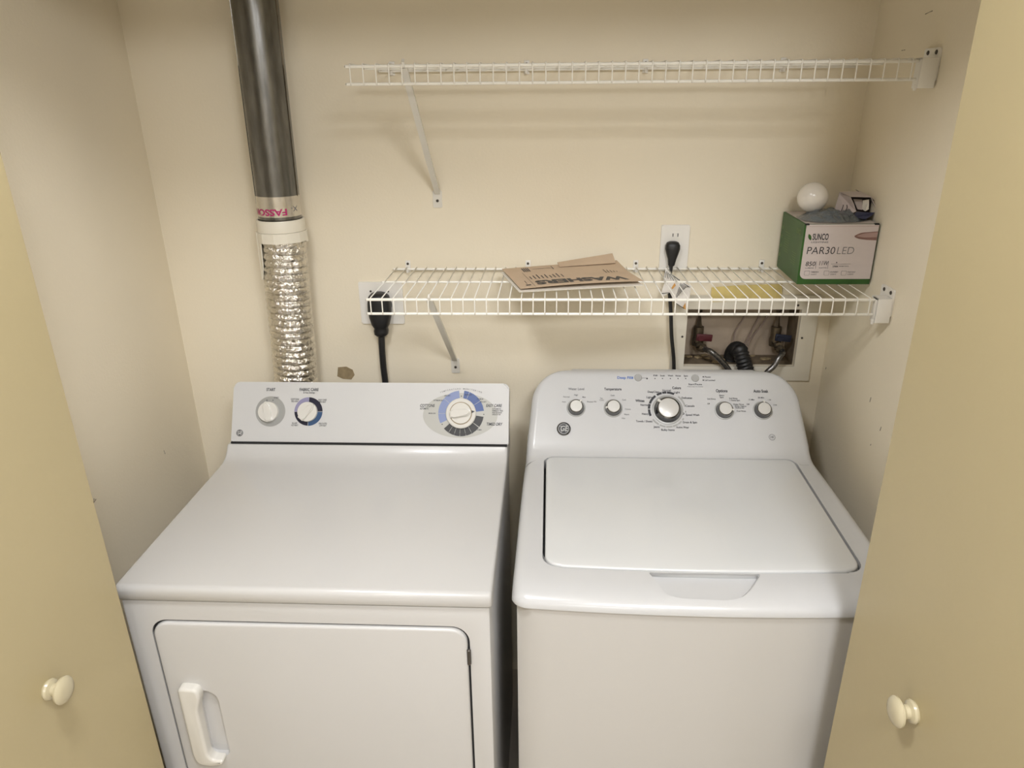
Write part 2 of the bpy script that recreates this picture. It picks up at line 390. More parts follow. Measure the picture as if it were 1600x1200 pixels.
# grip: bar with turned foot
fr = Frame((0, -.787, 0), (1, 0, 0), (0, 0, 1))
pts = roundpoly([(-.7005, .697), (-.662, .694), (-.6585, .674), (-.669, .640), (-.669, .527), (-.662, .514), (-.640, .512), (-.643, .501), (-.668, .494), (-.694, .499), (-.7005, .520)], [.012, .012, .008, .012, .02, .008, .006, .008, .01, .016, .02], 4)
bm = NB(); softprism(bm, fr, pts, .020, .006, -.002); hd = obj('handle', bm, DIALW, door_, smooth=50, label='cream plastic pull handle')
for z in (.775, .36):
    bm = NB(); tube(bm, [(dx1 - .002, -.7855, z - .018), (dx1 - .002, -.7855, z - .016), (dx1 - .002, -.7855, z + .016), (dx1 - .002, -.7855, z + .018)], [.002, .0038, .0038, .002], 8); obj('hinge', bm, SCREW, door_)
bm = NB(); box(bm, DX0 + .012, DX1 - .012, YB + .0035, -.17, .884, .889); obj('deck_gap', bm, DARK, dr, smooth=0)  # near-black strip painting the shade between deck and cabinet
# top deck sweeping up to the console
prof = [(-.770, .8885), (-.786, .8885), (-.788, .8910), (-.788, .906)] + [(-.788 + .0115 * (1 - math.cos(t)), .906 + .0115 * math.sin(t)) for t in (math.radians(a) for a in (20, 40, 60, 78, 90))]
prof += [(-.60, .9178), (-.42, .9178), (-.338, .9180), (-.318, .9195), (-.303, .9235), (-.291, .931), (-.2825, .940), (-.2775, .9475), (-.25, .9475), (-.16, .9475), (-.16, .8885)]
def sweep(prof, xs, insets):
    bm = NB(); rings = []
    cy, cz = sum(p[0] for p in prof) / len(prof), .89
    for x, ins in zip(xs, insets): rings.append([bm.verts.new((x, y + (ins if y < -.77 else 0), z - (ins if z > .9 else 0))) for y, z in prof])
    n = len(prof)
    for a, b in zip(rings, rings[1:]):
        for k in range(n): bm.faces.new((a[k], a[(k + 1) % n], b[(k + 1) % n], b[k]))
    bm.faces.new(rings[0]); bm.faces.new(rings[-1][::-1]); return bm
bm = sweep(prof, [DX0, DX0 + .002, DX0 + .006, DX1 - .006, DX1 - .002, DX1], [.006, .002, 0, 0, .002, .006])
obj('top_deck', bm, ENAM, dr, smooth=40)
# console: leaning slab with rounded corners
F = Frame((DX0, -.2702, .9500), (1, 0, 0), (0, .0700, .1315)); DF = F
cl = V((0, .0700, .1315)).length
c0x, c1x = -.7775 - DX0, -.0950 - DX0
bm = NB(); prism(bm, [F.w(x, y, 0) for x, y in rrect(c0x, c1x, .0, cl, (.003, .003, .014, .014), 6)], F.n * -.045)
es = [e for e in bm.edges if all((v.co - F.P).dot(F.n) > -.001 for v in e.verts)]
bmesh.ops.bevel(bm, geom=es, offset=.004, segments=3, affect='EDGES'); con = obj('console', bm, CONS, dr)
bm = NB(); box(bm, DX0 + .009, DX1 - .001, -.2742, -.20, .9470, .9516); obj('console_gap', bm, DARK, dr)  # near-black filler, paints the shadow line below the console
# console prints
ink = NB(); gry = NB()
text(ink, F, 'START', 423.5, 609, 4.6, bold=.02, width=14)
text(ink, F, 'START', 432, 621.5, 2.4, width=8)
text(ink, F, 'FABRIC CARE', 483, 609, 4.4, bold=.02, width=30)
text(ink, F, '& Heat Settings', 483, 613.6, 2.4, width=18)
for (a, b, u, v) in (('COTTONS', 'REG HEAT', 461, 624), ('EASY CARE', 'MED HEAT', 504, 625), ('FLUFF', 'NO HEAT', 460.5, 661.5), ('DELICATES', 'LOW HEAT', 504.5, 662)):
    text(ink, F, a, u, v, 2.5, width=13 if a != 'FLUFF' else 8); text(ink, F, b, u, v + 3.2, 2.4, width=11)
for u in (417.5, 427): 
    x, y = F.px(u, 625.5); disc(ink, F, x, y, 0, .0013, h=.002, n=8)
text(ink, F, 'COTTONS', 667.5, 634, 4.4, shear=.25, bold=.02, width=23); text(ink, F, 'AUTOMATIC', 663, 638.6, 2.8, shear=.2, width=14)
text(ink, F, 'EASY CARE', 771.5, 634, 4.4, shear=.25, bold=.02, width=25)
for k, s_ in enumerate(('AUTOMATIC', 'PERMANENT PRESS', 'POLY BLENDS', 'DELICATES')): text(ink, F, s_, 769, 639 + k * 2.9, 2.0, 'LEFT', width=(14, 17, 15, 13)[k])
text(ink, F, 'TIMED DRY', 772, 663, 4.4, shear=.25, bold=.02, width=25)
for s_, u, v, wd in (('LESS DRY', 699, 618.5, 10), ('OPTIMUM DRY', 685, 625.8, 16), ('MORE DRY', 675.5, 646, 11.5), ('MORE DRY', 732, 617, 11), ('OPTIMUM', 750, 623.7, 10), ('LESS DRY', 755, 628, 10), ('60 MIN', 749, 671.8, 7)): text(ink, F, s_, u, v, 2.1, width=wd)
for s_, u, v in (('10', 701.5, 675.5), ('20', 710.5, 678), ('30', 719.5, 679), ('40', 728, 678.3), ('50', 737.5, 676.3)): text(ink, F, s_, u, v, 2.6)
for u, v in ((721, 619), (756, 647.5), (691, 663)):
    x, y = F.px(u, v); disc(ink, F, x, y, 0, .0014, h=.001, n=8)
dc = F.px(720.5, 646)          # main dial centre
mm = F.m(720, 646)
def arctext(bm, s, rx, ry, a_mid, span, hpx):
    for k, ch in enumerate(s):
        if ch == ' ': continue
        a = math.radians(a_mid + span / 2 - span * k / (len(s) - 1)); vs, fs = font_mesh(ch, hpx * mm / .7, 'CENTER', .01)
        x, y = dc[0] + rx * math.cos(a), dc[1] + ry * math.sin(a); r_ = math.atan2(rx * math.cos(a), ry * math.sin(a)) * -.45
        c_, s2 = math.cos(r_), math.sin(r_)
        put(bm, vs, fs, lambda p: F.w(x + p[0] * c_ - p[1] * s2, y + p[0] * s2 + p[1] * c_, .0009))
arctext(gry, 'TEMPERATURE MONITORING', 62 * mm, 38.5 * mm, 91, 62, 2.2)
prints(ink, INK, dr); prints(gry, GREYINK, dr)
bm = NB(); ox, oy = F.px(719, 649); disc(bm, F, ox, oy, 0, 58.5 * mm, h=.0003, n=64, sy=.60); obj('oval_print', bm, OVALM, dr, smooth=0)
R0, R1 = 20 * mm, 36 * mm
def sect(lst, material, cen, r0, r1, h=.0006, name='dial_band'):
    bm = NB()
    for a, b in lst: disc(bm, F, cen[0], cen[1], r0, r1, a, b, h=h)
    return obj(name, bm, material, dr, smooth=0)
sect([(96, 139), (140, 180), (181, 206)], LBLUE, dc, R0, R1)
sect([(70, 83), (34, 69), (7, 33)], MBLUE, dc, R0, R1)
sect([(-8, -36), (-38, -60), (-61, -76), (-77, -92), (-93, -107), (-108, -122), (-123, -138)], CHARC, dc, R0, R1 * .99)
def ridge_knob(name, cen, r, ang, flange=None, tri=False, ht=.016):
    """dryer knob: round body with a grip ridge across, pointing at ang"""
    P = F.w(*cen); bm = NB()
    if flange: lathe(bm, [(0, 0), (flange, 0), (flange, .006), (flange - .002, .008), (r + .001, .008), (r + .001, .0081), (0, .0081)], P, F.n, 40)
    else: lathe(bm, [(0, 0), (r, 0), (r, .006), (r - .001, .008), (0, .0085)], P, F.n, 40)
    k = obj(name, bm, DIALW, dr)
    if flange:
        bm = NB(); lathe(bm, [(r + .0012, .0081), (r + .0012, .0086), (r - .0006, .0086)], P, F.n, 40); obj('groove', bm, BROWN, k)
        bm = NB(); lathe(bm, [(r, .0082), (r - .001, .0125), (0, .013)], P, F.n, 40); obj('knob_cap', bm, DIALW, k)
    t = math.radians(ang); ex = F.x * math.cos(t) + F.y * math.sin(t); ey = F.n.cross(ex); b0 = .0125 if flange else .008
    bm = NB(); wd = r * .30
    L_ = r * .97; pts = [(-L_, -wd), (-L_ * .6, -wd * 1.15), (L_ * .6, -wd * 1.1), (L_ * 1.02, -wd * .25), (L_ * 1.02, wd * .25), (L_ * .6, wd * 1.1), (-L_ * .6, wd * 1.15), (-L_, wd)]
    prism(bm, [P + ex * a + ey * b + F.n * (b0 - .001) for a, b in pts], F.n * (ht - b0))
    es = [e for e in bm.edges if all((v.co - P).dot(F.n) > ht - .003 for v in e.verts)]
    bmesh.ops.bevel(bm, geom=es, offset=.0025, segments=3, affect='EDGES'); obj('grip', bm, DIALW, k)
    if tri:
        bm = NB(); q = r * 1.02; poly(bm, [P + ex * q + ey * .0035 + F.n * .0092, P + ex * q - ey * .0035 + F.n * .0092, P + ex * (q + .008) + F.n * .0092]); obj('pointer', bm, INK, k, smooth=0)
    return k
ridge_knob('cycle_dial', dc, .0262, 8, flange=.0368, tri=True, ht=.022)
sc = F.px(422, 643.5)
bm = NB(); disc(bm, F, sc[0] + .001, sc[1] + .001, 0, .0372, h=.0005, n=48); obj('knob_plate', bm, DISCM, dr, smooth=0)
ridge_knob('start_knob', F.px(420, 643.5), .0252, 104)
fc = F.px(482, 643)
sect([(90, 181)], LAVENDER, fc, .019, .0352); sect([(1, 89)], NAVY, fc, .019, .0352); sect([(-89, -1)], STEELBLUE, fc, .019, .0352); sect([(182, 269)], NAVY, fc, .019, .0348)
ridge_knob('fabric_care_knob', F.px(481, 643.5), .0245, 50)
def emblem(fr, u, v, r, parent, h=.0006, dark=INK, light=CONS, raised=0):
    """round monogram badge: dark disc, ring and two script letters"""
    x, y = fr.px(u, v)
    bm = NB(); lathe(bm, [(0, 0), (r, 0), (r, h + raised), (0, h + raised)], fr.w(x, y), fr.n, 32); b = obj('badge', bm, dark, parent, smooth=30)
    bm = NB(); hh = h + raised + .0004
    disc(bm, fr, x, y, r * .80, r * .88, h=hh)
    vs, fs = font_mesh('GE', r * 1.25, 'CENTER', .03, .25); put(bm, vs, fs, lambda p: fr.w(x + p[0] * .82, y + p[1], hh))
    for a in range(45, 360, 90):
        t = math.radians(a); disc(bm, fr, x + r * .66 * math.cos(t), y + r * .66 * math.sin(t), r * .10, r * .18, a + 40, a + 260, h=hh, n=16)
    obj('monogram', bm, light, b, smooth=0); return b
emblem(F, 374.5, 676.5, 5.4 * mm, dr)
bm = NB(); x, y = F.px(768, 722); lathe(bm, [(0, 0), (.0016, 0), (.0016, .0006), (0, .0008)], AZ(768, 722, .9178), (0, 0, 1), 8); obj('rubber_dot', bm, INK, dr)

# ------------------------------------------------------------------ washer
WX = .2865
wa = thing('washer', 'white top-loading washer with closed lid and five silver knobs', 'washing machine', (WX, -.43, 0))
def footprint(hw, yf, yb, bow, r, n=24):
    pts = []
    for k in range(n + 1):
        x = -hw + 2 * hw * k / n; s_ = x / hw
        e = max(0, abs(x) - (hw - r)); dy = r - math.sqrt(max(0, r * r - e * e))
        pts.append((x, yf - bow * (1 - s_ * s_) + dy))
    return pts + [(hw, yb), (-hw, yb)]
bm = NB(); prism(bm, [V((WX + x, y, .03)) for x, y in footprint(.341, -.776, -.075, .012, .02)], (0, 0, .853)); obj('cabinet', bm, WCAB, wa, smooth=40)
for sx in (-.28, .28):
    for sy in (-.70, -.14):
        bm = NB(); lathe(bm, [(0, 0), (.022, 0), (.022, .012), (.012, .014), (.012, .035), (0, .035)], (WX + sx, sy, 0), (0, 0, 1), 12); obj('foot', bm, BLACK, wa)
bm = NB(); prism(bm, [V((WX + x, y, .878)) for x, y in footprint(.3385, -.7735, -.08, .012, .02)], (0, 0, .0052)); obj('cover_gap', bm, DARK, wa)  # near-black layer in place of shade in the cover's bottom seam
# top cover: profile in (y, z), half width, bow
K0, K1 = V((-.2545, .9500)), V((-.1375, 1.0790))        # console face line
prof = [(-.7800, .8855, .3495, .014), (-.7799, .890, .3500, .014), (-.777, .8965, .3500, .014), (-.770, .9035, .3500, .014), (-.757, .9090, .3497, .014), (-.742, .9125, .3493, .013), (-.728, .9148, .3490, .012), (-.70, .9160, .3485, .010),
        (-.60, .9180, .3470, .007), (-.50, .9200, .3455, .004), (-.40, .9220, .3435, .002), (-.32, .9236, .3410, 0), (-.292, .9245, .3395, 0), (-.276, .9290, .3385, 0), (-.264, .9385, .3375, 0)]
for t in (0, .2, .4, .6, .8, 1):
    p = K0.lerp(K1, t); prof.append((p.x, p.y, .337 - .015 * t, 0))
dl = (K1 - K0).normalized(); a_end = math.atan2(dl.y, dl.x); Rr = .022
ctr = K1 + V((dl.y, -dl.x)) * Rr
for k in range(1, 6):
    a = a_end + math.pi / 2 - a_end * k / 5; q = ctr + V((math.cos(a), math.sin(a))) * Rr
    prof.append((q.x, q.y, .322, 0))
prof += [(-.110, prof[-1][1], .322, 0)]
# rounded upper corners of the console
Lt = 0; dist = [0] * len(prof)
for i in range(len(prof) - 2, -1, -1):
    Lt += (V(prof[i][:2]) - V(prof[i + 1][:2])).length; dist[i] = Lt
top_i = len(prof) - 3
P2 = []
Rc = .085
dtop = dist[top_i]
def resample():
    out = []
    for i in range(len(prof) - 1):
        a, b = prof[i], prof[i + 1]; n = 1
        if i >= 15: n = 4
        for k in range(n):
            t = k / n; out.append(tuple(a[j] + (b[j] - a[j]) * t for j in range(4)))
    out.append(prof[-1]); return out
prof = resample()
Lt = 0; dist = [0] * len(prof)
for i in range(len(prof) - 2, -1, -1):
    Lt += (V(prof[i][:2]) - V(prof[i + 1][:2])).length; dist[i] = Lt
for i, p in enumerate(prof):
    d = dist[i] - dtop * .55
    hw = p[2]
    if d < Rc:
        dd = max(0, d); hw = p[2] - Rc + math.sqrt(max(0, Rc * Rc - (Rc - dd) ** 2))
    P2.append((p[0], p[1], hw, p[3]))
ZB = .8835; XF = [1 - .012 * k for k in range(9)]; XF = sorted([-q for q in XF] + XF + [-.88 + 1.76 * k / 16 for k in range(17)])
bm = NB(); rings = []
for i, (y, z, hw, bow) in enumerate(P2):
    a = V(P2[max(i - 1, 0)][:2]); b = V(P2[min(i + 1, len(P2) - 1)][:2]); t = (b - a).normalized(); n = V((-t.y, t.x))
    if y < -.5: n = V((0, 1))
    r = min(.016, (z - ZB) * .75); fade = min(1, max(0, (-.69 - y) / .06)); rc = .030
    ring = []
    def add(x, off, zz=None):
        s_ = min(1, abs(x) / hw); e = max(0, abs(x) - (hw - rc)); dy = (rc - math.sqrt(max(0, rc * rc - e * e))) * fade * .8
        ring.append(bm.verts.new((WX + x, y - bow * (1 - s_ * s_) - n.x * off + dy, z - n.y * off if zz is None else zz)))
    arc = [math.radians(q) for q in (90, 72, 54, 36, 18)]
    add(-hw, r, ZB)
    for q in arc: add(-(hw - r) - r * math.sin(q), r - r * math.cos(q))
    for f_ in XF: add((hw - r) * f_, 0)
    for q in arc[::-1]: add((hw - r) + r * math.sin(q), r - r * math.cos(q))
    add(hw, r, ZB); rings.append(ring)
for a, b in zip(rings, rings[1:]):
    for k in range(len(a) - 1): bm.faces.new((a[k], a[k + 1], b[k + 1], b[k]))
    bm.faces.new((a[-1], a[0], b[0], b[-1]))
bm.faces.new(rings[0]); bm.faces.new(rings[-1][::-1])
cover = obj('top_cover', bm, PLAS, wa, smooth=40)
# lid and its recess
def lid_outline(hw, yf, yb, bow, rf, rb, n=14):
    pts = []
    for k in range(n + 1):
        x = -(hw - rf) + 2 * (hw - rf) * k / n; s_ = x / hw; pts.append((x, yf - bow * (1 - s_ * s_)))
    def arc(cx, cy, a0, r_):
        for k in range(7):
            t = math.radians(a0 + 90 * k / 6); pts.append((cx + r_ * math.cos(t), cy + r_ * math.sin(t)))
    arc(hw - rf, yf + rf, -90, rf); arc(hw - rb, yb - rb, 0, rb); arc(-hw + rb, yb - rb, 90, rb); arc(-hw + rf, yf + rf, 180, rf)
    out = []
    for p in pts:
        if not out or (V(p) - V(out[-1])).length > 1e-5: out.append(p)
    return out
LX = .2862; LYF, LYB = -.698, -.2835
def lid_z(y): return .9190 + (y - LYF) / (LYB - LYF) * .0085
bm = NB(); prism(bm, [V((LX + x, y, .900)) for x, y in lid_outline(.2955, LYF - .003, LYB + .0015, .009, .032, .022)], (0, 0, .0328)); cA = obj('cutter', bm, None, wa)
# hand scoop under the lid's front edge
Fs = Frame((WX, -.745, .913), (1, 0, 0), (0, .10, .042))
sp = roundpoly([Fs.px(u, v) for u, v in ((1005, 890), (1018, 910), (1034, 937), (1058, 944), (1142, 948), (1166, 942), (1184, 922), (1200, 893))], [.004, .03, .03, .02, .02, .03, .03, .004], 5)
bm = NB(); prism(bm, [Fs.w(x, y, .03) for x, y in sp], Fs.n * -.03)
ys = [q[1] for q in sp]; y0_, y1_ = min(ys), max(ys)
for v in [v for v in bm.verts if (v.co - Fs.P).dot(Fs.n) < .01]:
    q = v.co - Fs.P; f_ = (q.dot(Fs.y) - y0_) / (y1_ - y0_)
    v.co += Fs.n * -(.0045 + .0185 * f_) + Fs.y * (.012 * (1 - f_)) - Fs.x * q.dot(Fs.x) * .13
cB = obj('cutter', bm, None, wa)
cut(cover, [cA, cB]); cover.data.materials.clear(); cover.data.materials.append(PLAS)
Fl = Frame((LX, 0, 0), (1, 0, 0), (0, 1, 0)); bm = NB(); softprism(bm, Fl, lid_outline(.2905, LYF, LYB, .009, .030, .020), .018, .005)
for v in bm.verts: v.co.z += lid_z(v.co.y) - .018
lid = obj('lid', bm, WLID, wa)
bm = NB(); prism(bm, [V((LX + x, y, .9006)) for x, y in lid_outline(.2945, LYF + .03, LYB + .001, .005, .032, .022)], (0, 0, .001)); obj('lid_gap_shade', bm, DARK, wa)  # near-black sheet giving the lid's gap its shade
# console prints and controls
kd = K1 - K0
W = Frame((WX, K0.x, K0.y), (1, 0, 0), (0, kd.x, kd.y)); mw = W.m(1044, 637)
ink = NB(); blu = NB(); gry = NB(); gm = NB()
text(blu, W, 'Deep Fill', 975.5, 590.5, 4.2, bold=.02, width=22)
x, y = W.px(988.3, 590.5); bm_ = blu; bar(blu, W, x - .0015, x + .0015, y - .003, y + .003)
text(gry, W, 'Water Level', 900.5, 608, 4.0, bold=.012, width=25)
text(ink, W, 'Temperature', 957.5, 608.3, 4.2, bold=.02, width=27)
text(ink, W, 'Options', 1127.5, 611, 4.8, bold=.025, width=18); text(ink, W, 'Auto Soak', 1188.5, 611.5, 4.8, bold=.025, width=23)
text(ink, W, 'Whites', 1000, 626.5, 4.2, bold=.025, width=14); text(ink, W, 'Colors', 1057, 606.5, 4.2, bold=.025, width=13.5)
for s_, u, v, wd in (('DeepClean', 1021, 612.5, 18), ('Normal', 1041.5, 610.3, 13), ('Light', 1057.5, 613.3, 9), ('Light', 1014.5, 621, 9), ('Normal', 1007, 633, 12.5), ('Heavy', 1008, 647, 10.5), ('Delicates', 1073, 622, 16), ('Casuals', 1078, 634.5, 14), ('Speed Wash', 1082, 648.5, 21),
                     ('Towels / Sheets', 1006.5, 658.5, 25.5), ('Drain & Spin', 1078, 660.2, 22), ('Jeans', 1026, 667.2, 9.5), ('Active Wear', 1066.5, 668, 20), ('Bulky Items', 1043.5, 672, 20.5)): text(ink, W, s_, u, v, 3.2, width=wd, bold=.016)
for s_, u, v, wd in (('Soak', 1035, 587.2, 7.5), ('Wash', 1047.5, 587.2, 8), ('Rinse', 1059.5, 587.4, 8), ('Spin', 1071.5, 587.6, 6.5), ('Fill', 1024, 587, 6), ('Pause', 1105.5, 589.2, 9), ('Lid Locked', 1109, 594.4, 16), ('Start/Pause', 1086, 600.7, 21)): text(ink, W, s_, u, v, 2.5, width=wd)
text(gry, W, 'Hold 3 Sec To Cancel', 1086, 604.3, 1.5, width=24)
for s_, u, v, wd in (('Normal', 885, 620.3, 10), ('High', 900, 617.3, 6), ('Max', 912.6, 620.7, 5.5), ('Precise Fill', 924.5, 628, 14), ('Auto', 881, 628, 6)): text(gry, W, s_, u, v, 2.4, width=wd)
for s_, u, v, wd in (('Tap', 939.5, 622.5, 4.5), ('Cold', 940, 625.5, 6.5), ('Cold', 957, 618, 6), ('Cool', 975, 625, 6), ('Colors', 981, 639.6, 9), ('Warm', 979, 647.8, 8), ('Hot', 974, 653.8, 5)): text(gry, W, s_, u, v, 2.5, width=wd)
for s_, u, v, wd in (('2nd Rinse', 1111.5, 623.6, 13), ('Extra', 1127.5, 618, 7.5), ('Spin', 1127.5, 621, 6), ('2nd Rinse', 1145.5, 622.7, 13), ('+ Extra Spin', 1148, 625.8, 16), ('Delay Rinse', 1154, 632, 16), ('With Fabric', 1157, 635, 18), ('Softener', 1156, 637.5, 14), ('Dual Rinse', 1158, 642.5, 14), ('Off', 1107, 631, 4),
                     ('15 Min', 1174, 624.7, 9), ('30 Min', 1189, 621.6, 9.5), ('1 Hr', 1202, 625, 5), ('2 Hr', 1211, 633, 5.5), ('Off', 1168.5, 632, 4.5)): text(ink, W, s_, u, v, 2.3, width=wd)
for u in (1011, 1023.3, 1035, 1047.3, 1059.3, 1071.3):
    x, y = W.px(u, 591.7); disc(ink, W, x, y, 0, .0014 if u > 1012 else .0020, h=.001, n=10)
for v in (589, 594.3): x, y = W.px(1098.7, v); disc(ink, W, x, y, 0, .0017, h=.001, n=10)
a_, b_ = W.px(1002, 591), W.px(1011, 591.5); bar(ink, W, a_[0], b_[0], a_[1] - .0004, a_[1] + .0004)
kc = W.px(1042.5, 640)
bm_ = NB()
for a, b in ((65, 88), (90, 103), (105, 122), (128, 160), (162, 178), (180, 202)): disc(ink, W, kc[0], kc[1], 26.5 * mw, 30 * mw, a, b, h=.0008)
for a, b in ((215, 240), (243, 262), (264, 283), (285, 302), (304, 318), (322, 330), (350, 356), (10, 50)): disc(gm, W, kc[0], kc[1], 27 * mw, 29.5 * mw, a, b, h=.0008)
x, y = W.px(1067.6, 646.5); disc(ink, W, x, y, .0012, .0026, h=.001, n=16)
x, y = W.px(1206.3, 683.3); disc(gry, W, x, y, .0066, .0076, h=.0008); vs, fs = font_mesh('HE', .0065, 'CENTER', .02); put(gry, vs, fs, lambda p: W.w(x + p[0], y + p[1], .0008))
prints(ink, INK, wa); prints(blu, BLUEINK, wa); prints(gry, GREYINK, wa); obj('dial_marks', gm, DISCM, wa, smooth=0)
def chrome_knob(u, v, rr, ang, name='selector_knob'):
    c = W.px(u, v); P = W.w(*c)
    bm = NB(); lathe(bm, [(0, 0), (rr * 1.30, 0), (rr * 1.30, .0012), (rr * 1.22, .0022), (rr * 1.1, .0022)], P, W.n, 40); base = obj(name, bm, DISCM, wa)
    bm = NB(); lathe(bm, [(rr * 1.14, .002), (rr * 1.12, .004), (rr * 1.0, .010), (rr * .94, .0165), (rr * .86, .0175), (rr * .84, .0165), (0, .0165)], P, W.n, 40); obj('chrome_skirt', bm, SKIRT, base)
    bm = NB(); lathe(bm, [(rr * .84, .0160), (rr * .84, .0175), (rr * .78, .0185), (0, .0188)], P, W.n, 40); obj('knob_cap', bm, SILVER, base)
    t = math.radians(ang); ex = W.x * math.cos(t) + W.y * math.sin(t); ey = W.n.cross(ex); bm = NB()
    prism(bm, [P + ex * a + ey * b + W.n * .010 for a, b in ((rr * .84, -rr * .10), (rr * 1.12, -rr * .10), (rr * 1.12, rr * .10), (rr * .84, rr * .10))], W.n * .0078); obj('pointer', bm, DIALW, base)
for u, v, rr, ang in ((900, 637.5, .0176, 50), (958, 638, .0178, 190), (1043, 640.5, .0290, 140), (1131.5, 641.5, .0180, -10), (1191.5, 641.5, .0180, 88)): chrome_knob(u, v, rr, ang)
for u, v in ((997, 590.3), (1086, 591.2)):
    c = W.px(u, v); bm = NB(); lathe(bm, [(0, 0), (.0094, 0), (.0094, .002), (.0082, .0032), (0, .0030)], W.w(*c), W.n, 28); obj('push_button', bm, BTN, wa)
eb = emblem(W, 880.8, 670.5, .0148, wa, raised=.003, light=DISCM)
x, y = W.px(880.8, 670.5); bm = NB(); lathe(bm, [(.0146, 0), (.0168, 0), (.0168, .003), (.0150, .0042), (.0146, .003)], W.w(x, y), W.n, 36); obj('badge_ring', bm, SKIRT, eb)
# seams where console meets the cover's sides
for pts in ([(821, 731), (826, 725), (838, 719), (851, 716.5), (857, 717), (860, 722)], [(1248, 724), (1252, 727), (1264, 727)]):
    bm = NB(); tube(bm, smoothpath([AZ(u, v, .9235) + V((0, 0, .0002)) for u, v in pts], 5), .0007, 5); obj('cover_seam', bm, GREYINK, cover)

# ------------------------------------------------------------------ wire shelves
SX0, WSP = -.3897, .0254
YR, YBK, GAP, WR = -.306, -.012, .0332, .0014
wbm = NB(); tube(wbm, [(0, YBK + .002, 0), (0, YR - .0015, 0), (0, YR - .0038, -.0015), (0, YR - .0045, -.005), (0, YR - .0045, -GAP - .002), (0, YR - .003, -GAP - .004)], WR, 6)
me_wire = bpy.data.meshes.new('wire'); bmesh.ops.recalc_face_normals(wbm, faces=wbm.faces); wbm.to_mesh(me_wire); wbm.free(); me_wire.materials.append(WIREM)
for p in me_wire.polygons: p.use_smooth = True
def wire_shelf(z, label, clips, brace, foot):
    t = thing('wire_shelf', label, 'shelf', (SX0 + .533, -.16, z), 'wire shelves on the back wall')
    x0, x1 = SX0 - .011, SX0 + 42 * WSP + .012
    for nm, y, zz, r in (('front_rail', YR, z - .0044, .0032), ('lip_rail', YR - .0005, z - GAP - .003, .0030), ('back_rail', YBK, z - .0044, .0030), ('middle_rail', -.150, z - .0038, .0024)):
        bm = NB(); tube(bm, [(x0, y, zz), (x0 + .002, y, zz), (x1 - .002, y, zz), (x1, y, zz)], [r * .8, r, r, r * .8], 8); obj(nm, bm, WIREM, t)
    for k in range(43):
        o = bpy.data.objects.new('wire', me_wire); COL.objects.link(o); o.parent = t; o.location = V((SX0 + k * WSP, 0, z)) - t.location
    for x, sgn in clips:
        bm = NB(); box(bm, x - .0065, x + .0065, -.0035, -.0002, z - .014, z + .016, .0012); tube(bm, [(x, -.002, z - .006), (x, YBK - .004, z - .010), (x, YBK - .0045, z - .003)], .0035, 6)
        c = obj('wall_clip', bm, BRKM, t); screw('screw', (x, -.0034, z + .008), (0, -1, 0), .0032, c)
    A, B = V(brace[0]), V(brace[1]); d = (B - A).normalized(); sx = V((1, 0, 0)); up = sx.cross(d).normalized()
    prof_ = [(-.0065, 0), (-.0065, -.0075), (-.0045, -.0075), (-.0045, -.0018), (.0045, -.0018), (.0045, -.0075), (.0065, -.0075), (.0065, 0)]
    if up.z < 0: up = -up
    bm = NB(); prism(bm, [A + sx * a + up * -b - up * .004 for a, b in prof_], B - A); br = obj('brace', bm, BRACEM, t, smooth=0)
    bm = NB(); tube(bm, [A + V((0, .004, -.004)), A + V((0, -.006, .001)), A + V((0, -.010, .008)), A + V((0, -.004, .0125))], .003, 6); obj('brace_hook', bm, BRACEM, br)
    fx, fz = foot; bm = NB(); prism(bm, [V((fx + a, -.0002, fz + b)) for a, b in rrect(-.0115, .0115, -.021, .021, .004)], (0, -.0028, 0)); f = obj('brace_foot', bm, BRACEM, br)
    screw('screw', (fx, -.003, fz - .004), (0, -1, 0), .0035, f)
    # end bracket on the side wall
    bx0 = SX0 + 42 * WSP + .0125
    bm = NB(); box(bm, bx0, XR - .0045, YR - .013, YR - .008, z - .052, z + .001, .002); box(bm, bx0, XR - .0045, YR - .012, YR + .02, z - .0035, z + .001, .001); box(bm, bx0, bx0 + .003, YR - .012, YR + .012, z - .052, z + .001, .001); box(bm, XR - .0075, XR - .0035, YR - .0125, YR + .012, z - .052, z + .001, .001); box(bm, bx0 - .004, bx0 + .001, YR - .008, YR - .003, z - .056, z - .045, .001)
    e = obj('end_bracket', bm, BRKM, t)
    bm = NB(); prism(bm, [V((XR - .0003, yy, zz)) for yy, zz in rrect(YR - .010, YR + .050, z - .040, z + .0185, .005)], (-.004, 0, 0)); pl = obj('bracket_plate', bm, BRKM, e)
    for yy in (YR + .002, YR + .034): screw('screw', (XR - .0042, yy, z + .0105), (-1, 0, 0), .0042, pl)
    return t
Z1, Z2 = 1.3245, 1.7885
cl1 = [(AY(u, 418, 0).x, 1) for u in (638, 825, 993, 1189)]; cl2 = [(AY(u, 110, 0).x, 1) for u in (613, 823, 1008, 1222)]
sh2 = wire_shelf(Z2, 'empty white wire shelf, the higher of the two on the wall', cl2, ((-.2846, -.303, Z2 - .006), (-.2755, -.004, 1.508)), (-.2765, 1.492))
sh2.rotation_euler.y = .0052
sh1 = wire_shelf(Z1, 'lower white wire shelf holding an envelope and a carton', cl1, ((-.2605, -.303, Z1 - .006), (-.2525, -.004, 1.071)), (-.2515, 1.053))

